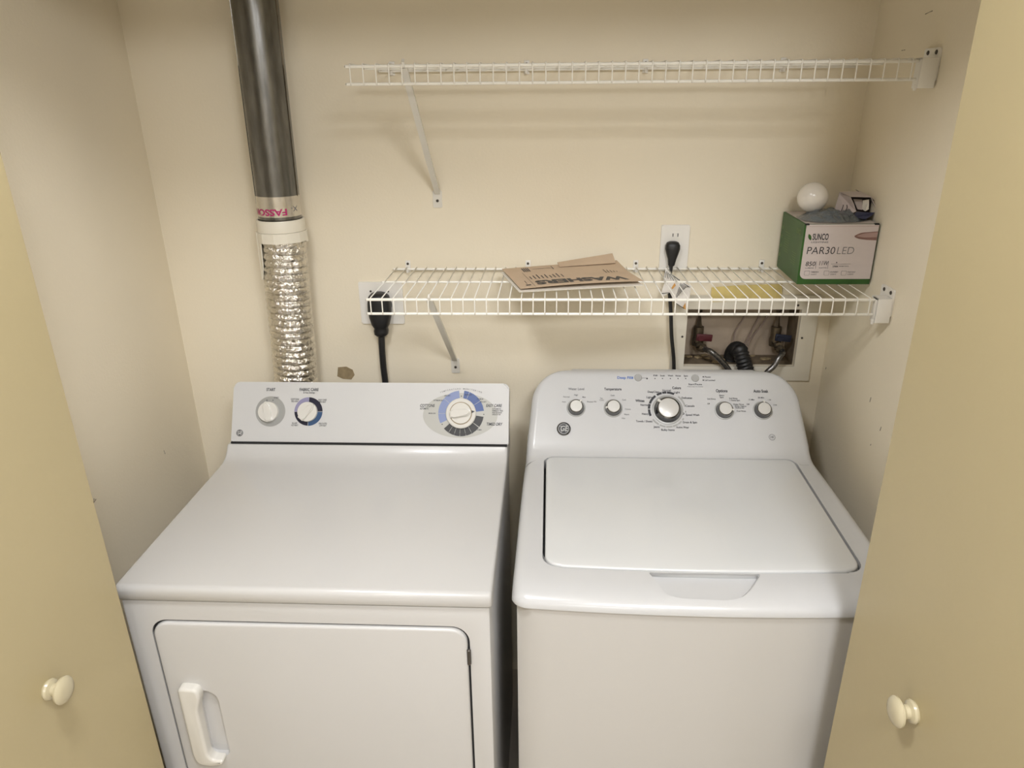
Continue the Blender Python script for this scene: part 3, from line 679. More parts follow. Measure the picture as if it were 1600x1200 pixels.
# ------------------------------------------------------------------ vent ducts
DXc, DYc = -.6405, -.085
def dcx(z): return -.6500 + (z - 1.45) * .012
pipe = thing('vent_pipe', 'grey galvanized steel vent pipe running up the wall to the ceiling', 'pipe', (dcx(1.46), DYc, 1.46))
bm = NB(); lathe(bm, [(.0495, 0), (.0505, .0), (.0505, .975), (.0495, .975)], (dcx(1.46), DYc, 1.464), (.012, 0, 1), 48); obj('pipe_body', bm, GALV, pipe)
bm = NB(); a = math.radians(205); tube(bm, [(dcx(z) + .0508 * math.cos(a), DYc + .0508 * math.sin(a), z) for z in (1.50, 1.8, 2.1, 2.43)], .0013, 6); obj('pipe_seam', bm, CHROME, pipe)
a = math.radians(-8); bm = NB(); tube(bm, [(dcx(z) + .0506 * math.cos(a), DYc + .0506 * math.sin(a), z) for z in (1.515, 1.8, 2.1, 2.43)], .0014, 6); obj('pipe_seam', bm, BRASS, pipe)
bm = NB(); lathe(bm, [(.0504, .0), (.0512, .0), (.0512, .047), (.0504, .047)], (dcx(1.471), DYc, 1.471), (.012, 0, 1), 48); tp = obj('foil_tape', bm, TAPE, pipe)
def wrap(bm, txt, zc, capx, hgt, r=.0515, a_mid=-90, bold=.03, width=None):
    """lettering wrapped around the pipe, standing on its head"""
    vs, fs = font_mesh(txt, hgt / .7, 'CENTER', bold); wd = max(p[0] for p in vs) - min(p[0] for p in vs); sx = width / wd
    put(bm, vs, fs, lambda p: V((dcx(zc) + r * math.cos(math.radians(a_mid) - p[0] * sx / r), DYc + r * math.sin(math.radians(a_mid) - p[0] * sx / r), zc - p[1])))
bm = NB(); wrap(bm, 'FASSON', 1.4835, 0, .0145, a_mid=-103, width=.094); obj('lettering', bm, MAGENTA, tp, smooth=0)
bm = NB(); wrap(bm, 'X-', 1.489, 0, .012, a_mid=-28, width=.020, bold=.0); obj('lettering', bm, GREYINK, tp, smooth=0)
# white coupling with open front
cp = thing('duct_coupling', 'ivory plastic duct collar with an open front between pipe and foil hose', 'duct collar', (dcx(1.40), DYc, 1.32))
cz = dcx(1.43)
bm = NB(); lathe(bm, [(.0515, 1.462), (.0560, 1.462), (.0568, 1.460), (.0572, 1.434), (.0555, 1.434)], (cz, DYc, 0), (0, 0, 1), 48); obj('collar_ring', bm, IVORY, cp)
bm = NB(); cols = []
NQ = 72
def skirt_bottom(a):       # degrees, -90 faces the room, 180 the dryer's outer side
    a = (a + 360) % 360
    if a < 100: return 1.406
    if a < 125: return 1.406 - (a - 100) / 25 * .088
    if a <= 207: return 1.318
    if 207 < a < 227: return 1.318 + .040 * ((a - 207) / 20) ** 2
    if 227 <= a < 231: return 1.358 + (1.410 - 1.358) * ((a - 227) / 4)
    if 231 <= a < 350: return 1.410
    return 1.410 - (a - 350) * .0004
angs = sorted(set([360 * k / NQ for k in range(NQ)] + [207, 211, 215, 219, 223, 227, 231]))
for a in angs:
    zb = skirt_bottom(a); t = math.radians(a); rad = .0600 + (.0012 if int(a) % 30 == 0 else 0)
    cols.append([bm.verts.new((cz + rr * math.cos(t), DYc + rr * math.sin(t), zz)) for rr, zz in ((.0565, 1.4335), (rad, 1.4335), (rad + .0008, zb), (.0588, zb))])
n = len(cols)
for k in range(n):
    a, b = cols[k], cols[(k + 1) % n]
    for j in range(4): bm.faces.new((a[j], b[j], b[(j + 1) % 4], a[(j + 1) % 4]))
obj('collar_skirt', bm, IVORY, cp, smooth=30)
# foil flexible hose
path = smoothpath([(dcx(1.425), DYc, 1.428), (-.6525, DYc, 1.36), (-.6555, -.086, 1.25), (-.6600, -.086, 1.12), (-.667, -.082, 1.02), (-.675, -.078, .90), (-.68, -.078, .60), (-.68, -.080, .30)], 60)
L = [0]
for a, b in zip(path, path[1:]): L.append(L[-1] + (b - a).length)
bm = NB(); prev = None; nseg = 40; step = .0018; j = 0; s_ = 0; rings = []
while s_ < L[-1]:
    while L[j + 1] < s_: j += 1
    p = path[j].lerp(path[j + 1], (s_ - L[j]) / (L[j + 1] - L[j])); t = (path[j + 1] - path[j]).normalized()
    x = V((1, 0, 0)); x = (x - t * x.dot(t)).normalized(); y = t.cross(x); ring = []
    pitch = .0165
    for k in range(nseg):
        a = 2 * math.pi * k / nseg; ph = (s_ / pitch + a / (2 * math.pi)) % 1; h_ = math.sqrt(abs(math.sin(math.pi * ph)))
        amp = .0030 + .0034 * min(1, s_ / .25)
        rr = .0558 - amp + amp * h_ + .0012 * noise.noise(V((math.cos(a) * 9, math.sin(a) * 9, s_ * 110)))
        ring.append(bm.verts.new(p + x * (rr * math.cos(a)) + y * (rr * math.sin(a))))
    rings.append(ring); s_ += step
for a, b in zip(rings, rings[1:]):
    for k in range(nseg): bm.faces.new((a[k], a[(k + 1) % nseg], b[(k + 1) % nseg], b[k]))
tag(obj('foil_duct', bm, FOIL, None, smooth=60), 'crinkled silver foil flexible duct hanging behind the dryer', 'duct')

# ------------------------------------------------------------------ outlets, plugs and cords
def plate(name, x0, x1, z0, z1, label, slots):
    t = thing(name, label, 'outlet', ((x0 + x1) / 2, 0, z0), 'outlets on the back wall')
    bm = NB(); prism(bm, [V((x, -.0003, z)) for x, z in rrect(x0, x1, z0, z1, .003)], (0, -.0055, 0))
    es = [e for e in bm.edges if all(v.co.y < -.005 for v in e.verts)]; bmesh.ops.bevel(bm, geom=es, offset=.003, segments=2, affect='EDGES'); c = obj('cover_plate', bm, PLATE, t)
    for (x, z) in slots: screw('screw', (x, -.0056, z), (0, -1, 0), .0028, c)
    return t
p1 = plate('outlet_plate', -.4965, -.3815, 1.172, 1.285, 'square white wall outlet behind the shelf with the dryer plug in it', [(-.4652, 1.2605), (-.4195, 1.2605)])
bm = NB(); lathe(bm, [(0, .005), (.030, .005), (.030, .0085), (.028, .0095), (0, .0095)], (-.4415, 0, 1.225), (0, -1, 0), 32); obj('socket_face', bm, BLACK, p1)
p2 = plate('outlet_plate', .2775, .3475, 1.313, 1.4285, 'tall white wall outlet behind the carton shelf with the washer plug in it', [(.3125, 1.3708)])
for z in (1.397, 1.345):
    bm = NB(); prism(bm, [V((x, -.0055, zz)) for x, zz in rrect(.2965, .3285, z - .014, z + .014, .008)], (0, -.0016, 0)); sf = obj('socket_face', bm, BRKM, p2)
    if z > 1.38:
        for dx in (-.006, .006):
            bm = NB(); box(bm, .3125 + dx - .0009, .3125 + dx + .0009, -.0076, -.0068, 1.400, 1.408); obj('socket_slot', bm, DARK, sf)
def cord(name, label, plug_pts, plug_prof, pts, r, loc):
    t = thing(name, label, 'power cord', loc)
    bm = NB(); rings = []
    n = 20
    for (p, wx, wy) in plug_prof:
        p = V(p); rings.append([bm.verts.new(p + V((wx * math.copysign(abs(math.cos(a)) ** .75, math.cos(a)), wy * math.copysign(abs(math.sin(a)) ** .75, math.sin(a)), 0))) for a in (2 * math.pi * k / n for k in range(n))])
    for a, b in zip(rings, rings[1:]):
        for k in range(n): bm.faces.new((a[k], a[(k + 1) % n], b[(k + 1) % n], b[k]))
    bm.faces.new(rings[0]); bm.faces.new(rings[-1][::-1]); obj('plug', bm, BLACK, t, smooth=50)
    bm = NB(); tube(bm, smoothpath(pts, 10), r, 10); obj('cable', bm, BLACK, t)
    return t
cord('power_cord', 'thick black dryer power cord with large angled plug', None,
     [((-.4385, -.033, 1.2645), .010, .012), ((-.4385, -.034, 1.2615), .020, .019), ((-.4385, -.034, 1.254), .0265, .024), ((-.4385, -.034, 1.238), .0295, .0245), ((-.4385, -.034, 1.218), .0305, .0245), ((-.4385, -.033, 1.200), .0285, .0240), ((-.439, -.033, 1.180), .0235, .020), ((-.439, -.033, 1.171), .0185, .017), ((-.439, -.033, 1.169), .0175, .016), ((-.4393, -.033, 1.162), .0190, .017), ((-.4395, -.033, 1.153), .0180, .016), ((-.4398, -.033, 1.147), .0110, .011)],
     [(-.4398, -.033, 1.152), (-.4415, -.033, 1.11), (-.442, -.032, 1.06), (-.440, -.032, 1.00), (-.435, -.04, .85), (-.43, -.07, .70), (-.43, -.10, .62)], .0085, (-.4385, -.033, 1.15))
wc = cord('power_cord', 'thin black washer power cord with plug and paper warning tag', None,
     [((.3055, -.020, 1.3905), .009, .008), ((.3055, -.020, 1.388), .0145, .0115), ((.3055, -.021, 1.381), .0180, .0130), ((.3055, -.021, 1.372), .0182, .0135), ((.3055, -.022, 1.361), .0150, .0125), ((.3055, -.023, 1.347), .0105, .010), ((.3045, -.025, 1.333), .0080, .008), ((.3045, -.026, 1.331), .0065, .0065)],
     [(.3045, -.026, 1.338), (.3025, -.030, 1.315), (.300, -.034, 1.285), (.3055, -.035, 1.25), (.310, -.035, 1.215), (.3165, -.035, 1.15), (.327, -.035, 1.08), (.332, -.035, 1.00), (.335, -.045, .85)], .0048, (.3055, -.02, 1.30))
# warning tag folded around the cord
def Tg(u, v, y): return AY(u, v, y)
bm = NB(); vt = [Tg(1040, 419, -.028), Tg(1047, 418, -.030), Tg(1049, 427, -.036), Tg(1062, 437, -.046), Tg(1079, 447, -.052), Tg(1079, 457, -.056), Tg(1072, 485, -.066), Tg(1055, 473, -.056), Tg(1047, 458, -.045), Tg(1037, 440, -.036), Tg(1038, 430, -.032)]
prism(bm, vt, (0, .0006, 0)); tg = obj('warning_tag', bm, TAGM, wc, smooth=0, label='white paper tag with rows of small black print')
bm = NB(); prism(bm, [Tg(1038, 443, -.048), Tg(1046, 442, -.050), Tg(1047, 457, -.054), Tg(1036, 463, -.052), Tg(1033, 458, -.050)], (0, .0006, 0)); obj('tag_fold', bm, TAGM, tg, smooth=0)
bm = NB()
def tline(a, b, y0, y1, w_=.0006):
    A, B = Tg(*a, y0), Tg(*b, y1); d = (B - A).normalized(); s2 = d.cross(V((0, 1, 0))).normalized() * w_; poly(bm, [A - s2, B - s2, B + s2, A + s2])
for k in range(8): tline((1055 + k * 2.7, 466 - k * 3.1 + 2), (1064 + k * 1.6, 442 + k * 1.0), -.063, -.057)
for k in range(4): tline((1039 + k * 2.4, 422 + k * 2), (1039.5 + k * 4.5, 434 + k * 1.5), -.040, -.046)
tline((1048, 428), (1062, 438), -.040, -.050, .0008); tline((1056, 474), (1069, 482), -.066, -.070, .0008); tline((1068, 443), (1078, 449), -.058, -.060, .0008); tline((1034, 458.5), (1046, 457.5), -.0535, -.0555, .0007)
obj('tag_print', bm, INK, tg, smooth=0)
bm = NB(); poly(bm, [Tg(1066, 481, -.0685), Tg(1071, 473, -.0675), Tg(1071.5, 484, -.070)]); poly(bm, [Tg(1049, 450, -.056), Tg(1054, 442, -.056), Tg(1056, 446, -.057), Tg(1051, 452, -.057)]); obj('tag_print', bm, ORANGE, tg, smooth=0)

# ------------------------------------------------------------------ laundry supply box in the wall
sb = thing('supply_box', 'open laundry supply box in the wall with white trim above the washer', 'supply box', ((HX0 + HX1) / 2, .05, HZ0))
bm = NB(); DP = .088
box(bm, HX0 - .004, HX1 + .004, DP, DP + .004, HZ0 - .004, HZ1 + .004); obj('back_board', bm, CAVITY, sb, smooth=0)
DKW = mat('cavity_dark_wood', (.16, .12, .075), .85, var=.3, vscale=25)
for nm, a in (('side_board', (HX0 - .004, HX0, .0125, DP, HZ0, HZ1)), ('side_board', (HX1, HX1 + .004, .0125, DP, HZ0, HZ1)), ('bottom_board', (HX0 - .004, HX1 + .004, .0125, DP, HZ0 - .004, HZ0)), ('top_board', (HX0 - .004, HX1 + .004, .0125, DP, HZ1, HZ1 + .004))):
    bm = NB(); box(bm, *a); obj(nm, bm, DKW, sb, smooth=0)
# trim
ox0, ox1, oz0, oz1 = .322, .690, 1.017, 1.250
bm = NB()
for a in ((ox0, HX0, oz0, oz1), (HX1, ox1, oz0, oz1), (HX0, HX1, oz0, HZ0), (HX0, HX1, HZ1, oz1)): box(bm, a[0], a[1], -.0065, -.0003, a[2], a[3])
bmesh.ops.remove_doubles(bm, verts=bm.verts, dist=1e-5)
tr = obj('trim_frame', bm, TRIMW, sb, smooth=0)
for u, v in ((1066, 526), (1253, 528), (1247, 477)): 
    p = AY(u, v, -.0066); screw('screw', p, (0, -1, 0), .0028, tr)
bm = NB(); random.seed(3)
for k in range(16):
    x = random.uniform(HX0 + .01, HX1 - .01); y = random.uniform(.02, .08); s_ = random.uniform(.004, .010)
    r_ = bmesh.ops.create_icosphere(bm, subdivisions=1, radius=s_); bmesh.ops.scale(bm, verts=r_['verts'], vec=(1.4, 1, .5)); bmesh.ops.translate(bm, verts=r_['verts'], vec=(x, y, HZ0 + s_ * .35))
o = obj('debris', bm, BROWN, sb); o['kind'] = 'stuff'
# valves
def valve(px0, handle, hmat, label, name, flip):
    x = px0; t = thing(name, label, 'valve', (x, .055, HZ0), 'valves in the supply box')
    bm = NB(); tube(bm, [(x, .055, HZ1 - .001), (x, .055, 1.145)], .0095, 14); obj('riser_pipe', bm, PIPE, t)
    bm = NB(); tube(bm, [(x, .055, 1.150), (x, .055, 1.148), (x, .055, 1.120), (x, .055, 1.112), (x, .055, 1.095)], [.010, .0135, .0135, .016, .015], 14); tube(bm, [(x, .055, 1.108), (x, .020, 1.104)], .011, 12); obj('valve_body', bm, BRASS, t)
    bm = NB(); tube(bm, [(x, .04, 1.128), (x, .022, 1.128)], .0045, 8); obj('valve_stem', bm, BRASS, t)
    hx0, hx1 = (x - .012, x + .030)
    bm = NB(); box(bm, hx0, hx1, .017, .0225, 1.119, 1.138, .002); tube(bm, [(x, .0235, 1.128), (x, .0125, 1.128)], .008, 8); bmesh.ops.rotate(bm, verts=bm.verts, cent=(x, .02, 1.128), matrix=Matrix.Rotation(math.radians(flip), 3, 'Y')); obj('lever', bm, hmat, t)
    return t
hx = AY(1093, 500, .055).x; cx_ = AY(1215, 500, .055).x
valve(hx, None, REDH, 'tarnished hot water valve with red lever in the supply box', 'hot_valve', 4)
valve(cx_, None, BLUEH, 'cold water valve with dark blue lever in the supply box', 'cold_valve', 6)
def hose(name, label, x, pts, r, material, group=None):
    t = thing(name, label, 'hose', pts[0], group)
    bm = NB(); P = smoothpath(pts, 12); tube(bm, P, r, 12); obj('hose_line', bm, material, t)
    d = (V(pts[1]) - V(pts[0])).normalized(); bm = NB(); tube(bm, [V(pts[0]) - d * .003, V(pts[0]) + d * .012, V(pts[0]) + d * .020], [r * 1.75, r * 1.75, r * 1.2], 8, True); obj('coupling_nut', bm, BRASS, t, smooth=20)
    return t
hose('hot_hose', 'braided steel hose screwed to the red-levered valve', 0, [(hx, .017, 1.103), (hx + .012, -.012, 1.104), AY(1112, 550, -.030), AY(1126, 563, -.034), AY(1141, 583, -.036), AY(1146, 615, -.036), AY(1142, 660, -.04), (.44, -.035, .85)], .0072, BRAID, 'supply hoses')
hose('cold_hose', 'braided steel hose screwed to the blue-levered valve', 0, [(cx_, .017, 1.103), (cx_ + .003, -.010, 1.098), AY(1219, 556, -.026), AY(1209, 572, -.034), AY(1196, 586, -.036), AY(1190, 615, -.036), AY(1194, 650, -.04), (.57, -.035, .85)], .0072, BRAID, 'supply hoses')
# drain hose: corrugated black arch out of the standpipe
P = smoothpath([AY(1142, 566, .055) + V((0, 0, -.02)), AY(1143, 556, .040), AY(1149, 546, .012), AY(1156, 548, -.018), AY(1160, 560, -.030), AY(1166, 580, -.034), AY(1170, 605, -.035), AY(1170, 650, -.035), (.488, -.035, .85)], 24)
bm = NB(); L = 0; rr = []
for i, p in enumerate(P):
    if i: L += (P[i] - P[i - 1]).length
    rr.append(.0195 + .0014 * math.sin(L / .0085 * 2 * math.pi))
tube(bm, P, rr, 18); tag(obj('drain_hose', bm, BLACK, None, smooth=60), 'thick black corrugated drain hose arching out of the supply box', 'hose')
for pts in ([(1166, 488), (1160, 500), (1149, 518), (1147, 528), (1146, 542)], [(1189, 490), (1178, 510), (1168, 530), (1161, 541)], [(1201, 491), (1190, 508), (1174, 528), (1168, 540)]):
    bm = NB(); tube(bm, smoothpath([AY(u, v, (.066 if pts[0][0] > 1195 else .078) - .03 * i / len(pts)) for i, (u, v) in enumerate(pts)], 6), .0022, 6); tag(obj('loose_wire', bm, TWINE), 'lone thin wire kinked straight down to the drain hose' if pts[0][0] < 1180 else ('thin slanting wire running between the kinked wire and the one by the cold valve' if pts[0][0] < 1195 else 'thin slanting wire hanging closest to the cold valve pipe'), 'wire', 'loose wires in the supply box')
bm = NB(); pts = [AY(u, v, -.0072) for u, v in ((1112, 449), (1150, 446), (1190, 444.5), (1222, 444), (1222, 456), (1220, 469), (1180, 471), (1140, 471), (1112, 472), (1111, 460))]
prism(bm, pts, (0, .0006, 0)); tag(obj('tape_strip', bm, YTAPE, None, smooth=0), 'yellowed strip of tape stuck across the supply box trim', 'tape')

# ------------------------------------------------------------------ things on the shelf
ZT = Z1 + WR + .0004
# manual envelope: white sheets below, kraft cover above
Fe = Frame(AZ(813, 455, ZT + .004), AZ(1003, 447, ZT + .004) - AZ(813, 455, ZT + .004), V((0, 1, 0)))
Fe.n = V((0, 0, 1)); Fe.x = Fe.x.normalized(); Fe.y = Fe.n.cross(Fe.x)
EW = (AZ(1003, 447, ZT) - AZ(813, 455, ZT)).length; ED = .206
ev = thing('manual_envelope', 'brown kraft manual envelope printed WASHERS lying on the lower shelf', 'envelope', (Fe.P.x + EW / 2, Fe.P.y + ED / 2, ZT))
def sheet(bm, fx, fy, zf, x0, x1, y0, y1, nx=16, ny=12, th=.0008):
    g = [[None] * (ny + 1) for _ in range(nx + 1)]; g2 = [[None] * (ny + 1) for _ in range(nx + 1)]
    for i in range(nx + 1):
        for j in range(ny + 1):
            s_, t = i / nx, j / ny; x = x0 + (x1 - x0) * s_; y = y0 + (y1 - y0) * t; p = Fe.P + Fe.x * (x + fx(s_, t)) + Fe.y * (y + fy(s_, t)) + V((0, 0, zf(s_, t)))
            g[i][j] = bm.verts.new(p); g2[i][j] = bm.verts.new(p - V((0, 0, th)))
    for i in range(nx):
        for j in range(ny):
            bm.faces.new((g[i][j], g[i + 1][j], g[i + 1][j + 1], g[i][j + 1])); bm.faces.new((g2[i][j], g2[i][j + 1], g2[i + 1][j + 1], g2[i + 1][j]))
    for i in range(nx):
        for j in (0, ny): bm.faces.new((g[i][j], g[i + 1][j], g2[i + 1][j], g2[i][j]))
    for j in range(ny):
        for i in (0, nx): bm.faces.new((g[i][j], g[i][j + 1], g2[i][j + 1], g2[i][j]))
def skew(s_, t): return -.020 * t + .010 * t * s_
def ez(s_, t): return .0060 + .006 * s_ * (1 - t) + .010 * max(0, t - .55) / .45 * s_ ** 2 + .003 * math.sin(s_ * 3.1)
bm = NB(); sheet(bm, skew, lambda s_, t: 0, lambda s_, t: .0008 + .0035 * s_ * (1 - t), -.004, EW - .002, -.010, ED - .02); obj('inner_sheet', bm, PAPER, ev)
bm = NB(); sheet(bm, skew, lambda s_, t: 0, ez, 0, EW, 0, ED - .006); kr = obj('envelope_front', bm, KRAFT, ev)
# torn flap standing up at the wall side
bm = NB(); sheet(bm, lambda s_, t: skew(s_ * .55 + .45, 1), lambda s_, t: .006 * (1 - t), lambda s_, t: ez(.48 + .48 * s_, 1) + .002 + t * (.003 + .013 * s_), EW * .48, EW * .96, ED - .045, ED - .004, 12, 6); obj('torn_flap', bm, KRAFT, ev)
bm = NB()
def on_env(s_, t): return Fe.P + Fe.x * (EW * s_ + skew(s_, t)) + Fe.y * ((ED - .006) * t) + V((0, 0, ez(s_, t) + .0007))
def env_text(txt, s0, s1, t0, t1, bold=.02):
    vs, fs = font_mesh(txt, 1, 'CENTER', bold); xs = [p[0] for p in vs]; ys = [p[1] for p in vs]
    put(bm, vs, fs, lambda p: on_env(s1 - (p[0] - min(xs)) / (max(xs) - min(xs)) * (s1 - s0), t0 + (max(ys) - p[1]) / (max(ys) - min(ys)) * (t1 - t0)))
env_text('WASHERS', .155, .905, .085, .27, .05); obj('lettering', bm, INK, ev, smooth=0); bm = NB()
def env_bar(s0, s1, t0, t1): poly(bm, [on_env(s0, t0), on_env(s1, t0), on_env(s1, t1), on_env(s0, t1)])
for k in range(9): s_ = .15 + k * .033; env_bar(s_, s_ + .009, .36, .36 + .20 * (.6 + .4 * ((k * 7) % 5) / 4))
for k in range(4): env_bar(.15 + k * .016, .160 + k * .016, .74, .92)
env_bar(.24, .40, .84, .85); env_bar(.405, .412, .78, .93); env_bar(.125, .1275, .02, .70); env_bar(.065, .105, .09, .13); env_bar(.08, .085, .16, .30)
for k in range(5): s_ = .80 + k * .025; env_bar(s_, s_ + .006, .48 + k * .01, .64 - k * .02)
env_bar(.60, .75, .95, .975)
obj('fine_print', bm, INK, ev, smooth=0)['kind'] = 'stuff'

# light bulb carton
BX0, BX1, BYF, BYB, BZ0, BZ1 = .5590, .7195, -.196, -.014, ZT, ZT + .1345
sk = -.008
bc = thing('bulb_carton', 'green and white light bulb carton printed PAR30 LED on the lower shelf', 'carton', ((BX0 + BX1) / 2, (BYF + BYB) / 2, BZ0))
bm = NB(); prism(bm, [V((BX0, BYF, BZ0)), V((BX1, BYF, BZ0)), V((BX1, BYB, BZ0)), V((BX0 - sk, BYB, BZ0))], (0, 0, BZ1 - BZ0)); bmesh.ops.bevel(bm, geom=bm.edges[:], offset=.0008, segments=1, affect='EDGES'); obj('carton_body', bm, GREEN, bc, smooth=0)
Bf = Frame((BX0, BYF, BZ0), (1, 0, 0), (0, 0, 1)); BW, BH = BX1 - BX0, BZ1 - BZ0
bm = NB(); prism(bm, [Bf.w(x, y, .0002) for x, y in rrect(.0040, BW - .001, .0125, BH - .0005, (.013, .0005, .0005, .0005), 6)], Bf.n * .0004); fp = obj('front_panel', bm, PINKW, bc, smooth=0)
bm = NB(); poly(bm, [V((BX0 + .004, BYF + .0005, BZ1 + .0004)), V((BX1 - .001, BYF + .0005, BZ1 + .0004)), V((BX1 - .001, BYB, BZ1 + .0004)), V((BX0 + .004 - sk, BYB, BZ1 + .0004))]); obj('top_flap', bm, CARTTOP, bc, smooth=0)
bm = NB(); 
for a, b in ((BX0 + .001, BX0 + .010), (BX1 - .011, BX1 - .001)): box(bm, a, b, BYF - .0008, BYF + .006, BZ1 - .0022, BZ1 + .0009)
obj('flap_notch', bm, DARK, bc, smooth=0)
bm = NB(); bar(bm, Bf, .004, BW - .001, BH - .0052, BH - .0046, .0008); obj('flap_crease', bm, BRWNPR2, bc, smooth=0)
ink = NB(); gry = NB()
text(ink, Bf, 'SUNCO', 1282, 370.5, 9.5, bold=.02, width=24.5, h=.001)
text(gry, Bf, 'LIGHTING', 1280.5, 378.5, 2.6, width=26, h=.001)
text(ink, Bf, 'PAR30', 1282, 392, 11.5, bold=-.006, width=43, h=.001, shear=.08); text(gry, Bf, 'LED', 1320.5, 392, 11.5, bold=-.014, width=26, h=.001, shear=.08)
text(ink, Bf, '850', 1266, 412.5, 7, bold=.004, width=15, h=.001, shear=.1); text(ink, Bf, '11W', 1286, 411.5, 7, bold=.0, width=13.5, h=.001, shear=.1)
text(gry, Bf, 'LUMENS', 1264.5, 418.7, 1.8, width=13, h=.001); text(gry, Bf, 'WATTS', 1285, 418.5, 1.8, width=12, h=.001)
for u in (1275.5, 1294.5): a, b = Bf.px(u, 408), Bf.px(u, 420); bar(gry, Bf, a[0] - .0004, a[0] + .0004, b[1], a[1], .001)
a, b = Bf.px(1298, 412.5), Bf.px(1329, 412.5); bar(gry, Bf, a[0], b[0], a[1] - .0003, a[1] + .0003, .001)
x, y = Bf.px(1307, 410); disc(ink, Bf, x, y, 0, .0014, h=.001, n=8); text(ink, Bf, '2700K', 1305, 416.3, 2.5, width=9, h=.001); text(gry, Bf, 'WARM WHITE', 1318, 416, 1.6, width=15, h=.001)
for u, s_ in ((1260.5, 'DIMMABLE'), (1291, 'DAMP'), (1318, 'INSTANT')):
    x, y = Bf.px(u, 426.5); mb = Bf.m(u, 426); prism(gry, [Bf.w(x + a, y + b, .0009) for a, b in rrect(-.0058, .0058, -.0052, .0052, .002, 3)], Bf.n * .0001)
    text(gry, Bf, s_, u + 6, 425, 1.9, 'LEFT', width=12, h=.001); text(gry, Bf, 'LIGHT', u + 6, 428.6, 1.9, 'LEFT', width=9, h=.001)
inner = NB()
for u in (1260.5, 1291, 1318):
    x, y = Bf.px(u, 426.5); prism(inner, [Bf.w(x + a, y + b, .0011) for a, b in rrect(-.0052, .0052, -.0046, .0046, .0018, 3)], Bf.n * .0001)
prints(ink, INK, fp); prints(gry, GREYINK, fp); obj('icon_panel', inner, PINKW, fp, smooth=0)
bm = NB(); x, y = Bf.px(1266.5, 370.5); poly(bm, [Bf.w(x + a, y + b, .001) for a, b in ((-.0052, .0070), (-.0015, .0052), (.0012, .0015), (.0020, -.0040), (.0012, -.0072), (-.0030, -.0045), (-.0052, -.0005), (-.0058, .0035))]); obj('leaf_logo', bm, GREEN, fp, smooth=0)
bm = NB(); q = roundpoly([Bf.px(u, v) for u, v in ((1333, 369), (1345, 363.5), (1377.5, 361), (1376.5, 375.5), (1355, 375), (1340, 373))], .006, 4); q = [(min(x, BW - .0015), y) for x, y in q]; poly(bm, [Bf.w(x, y, .0009) for x, y in q]); obj('lamp_picture', bm, BRWNPR, fp, smooth=0)
bm = NB(); q = roundpoly([Bf.px(u, v) for u, v in ((1337, 369), (1350, 364.5), (1377, 362.5), (1376.5, 370.5), (1350, 371))], .005, 4); q = [(min(x, BW - .0015), y) for x, y in q]; poly(bm, [Bf.w(x, y, .0010) for x, y in q]); obj('lamp_picture', bm, BRWNPR2, fp, smooth=0)
# prints on the green side
Bs = Frame((BX0, BYF, BZ0), (-sk, BYB - BYF, 0), (0, 0, 1)); Bs.n = V((-1, -.04, 0)).normalized()
bm = NB(); random.seed(5); sl = BYB - BYF
def sbar(a0, a1, z0, z1): poly(bm, [V((BX0 - .0004 - sk * a / sl, BYF + a, BZ0 + z)) for a, z in ((a0, z0), (a1, z0), (a1, z1), (a0, z1))])
for k in range(9): sbar(.10, .10 + random.uniform(.02, .045), .050 + k * .0055, .0512 + k * .0055)
for k in range(6): sbar(.035, .035 + random.uniform(.02, .045), .036 + k * .005, .0372 + k * .005)
for k in range(4): sbar(.165, .172, .03 + k * .022, .038 + k * .022)
vs, fs = font_mesh('SUNCO', .016, 'CENTER', .02); put(bm, vs, fs, lambda p: V((BX0 - .0005 - sk * (.035 - p[0] * .6) / sl, BYF + .035 - p[0] * .6, BZ0 + .112 + p[1])))
obj('side_print', bm, LGREEN, bc, smooth=0)
# crumpled film under the bulb
FX0, FX1, FY0, FY1 = BX0 + .005, BX1 - .012, BYF + .004, BYB - .055
bm = NB(); nx, ny = 30, 22; g = []
for i in range(nx + 1):
    row = []
    for j in range(ny + 1):
        s_, t = i / nx * 2 - 1, j / ny * 2 - 1; rad = min(1, (abs(s_) ** 2.5 + abs(t) ** 2.5) ** .4); ed = 1 - rad ** 3
        q = V((s_ * 3.2, t * 2.4, .3)); hh = .0025 + ed * (.012 + .010 * abs(noise.noise(q)) * 2 + .004 * noise.noise(q * 2.7))
        shx = 1 - .22 * t * t + .10 * noise.noise(V((s_ * 2, t * 2, 5))) ; shy = 1 - .30 * s_ * s_ + .12 * noise.noise(V((s_ * 2, t * 2, 9)))
        row.append(bm.verts.new(((FX0 + FX1) / 2 + s_ * (FX1 - FX0) / 2 * shx, (FY0 + FY1) / 2 + t * (FY1 - FY0) / 2 * shy, BZ1 + hh)))
    g.append(row)
for i in range(nx):
    for j in range(ny): bm.faces.new((g[i][j], g[i + 1][j], g[i + 1][j + 1], g[i][j + 1]))
tag(obj('plastic_film', bm, FILM, None, smooth=50), 'crumpled grey-blue plastic film lying on the bulb carton', 'plastic bag')
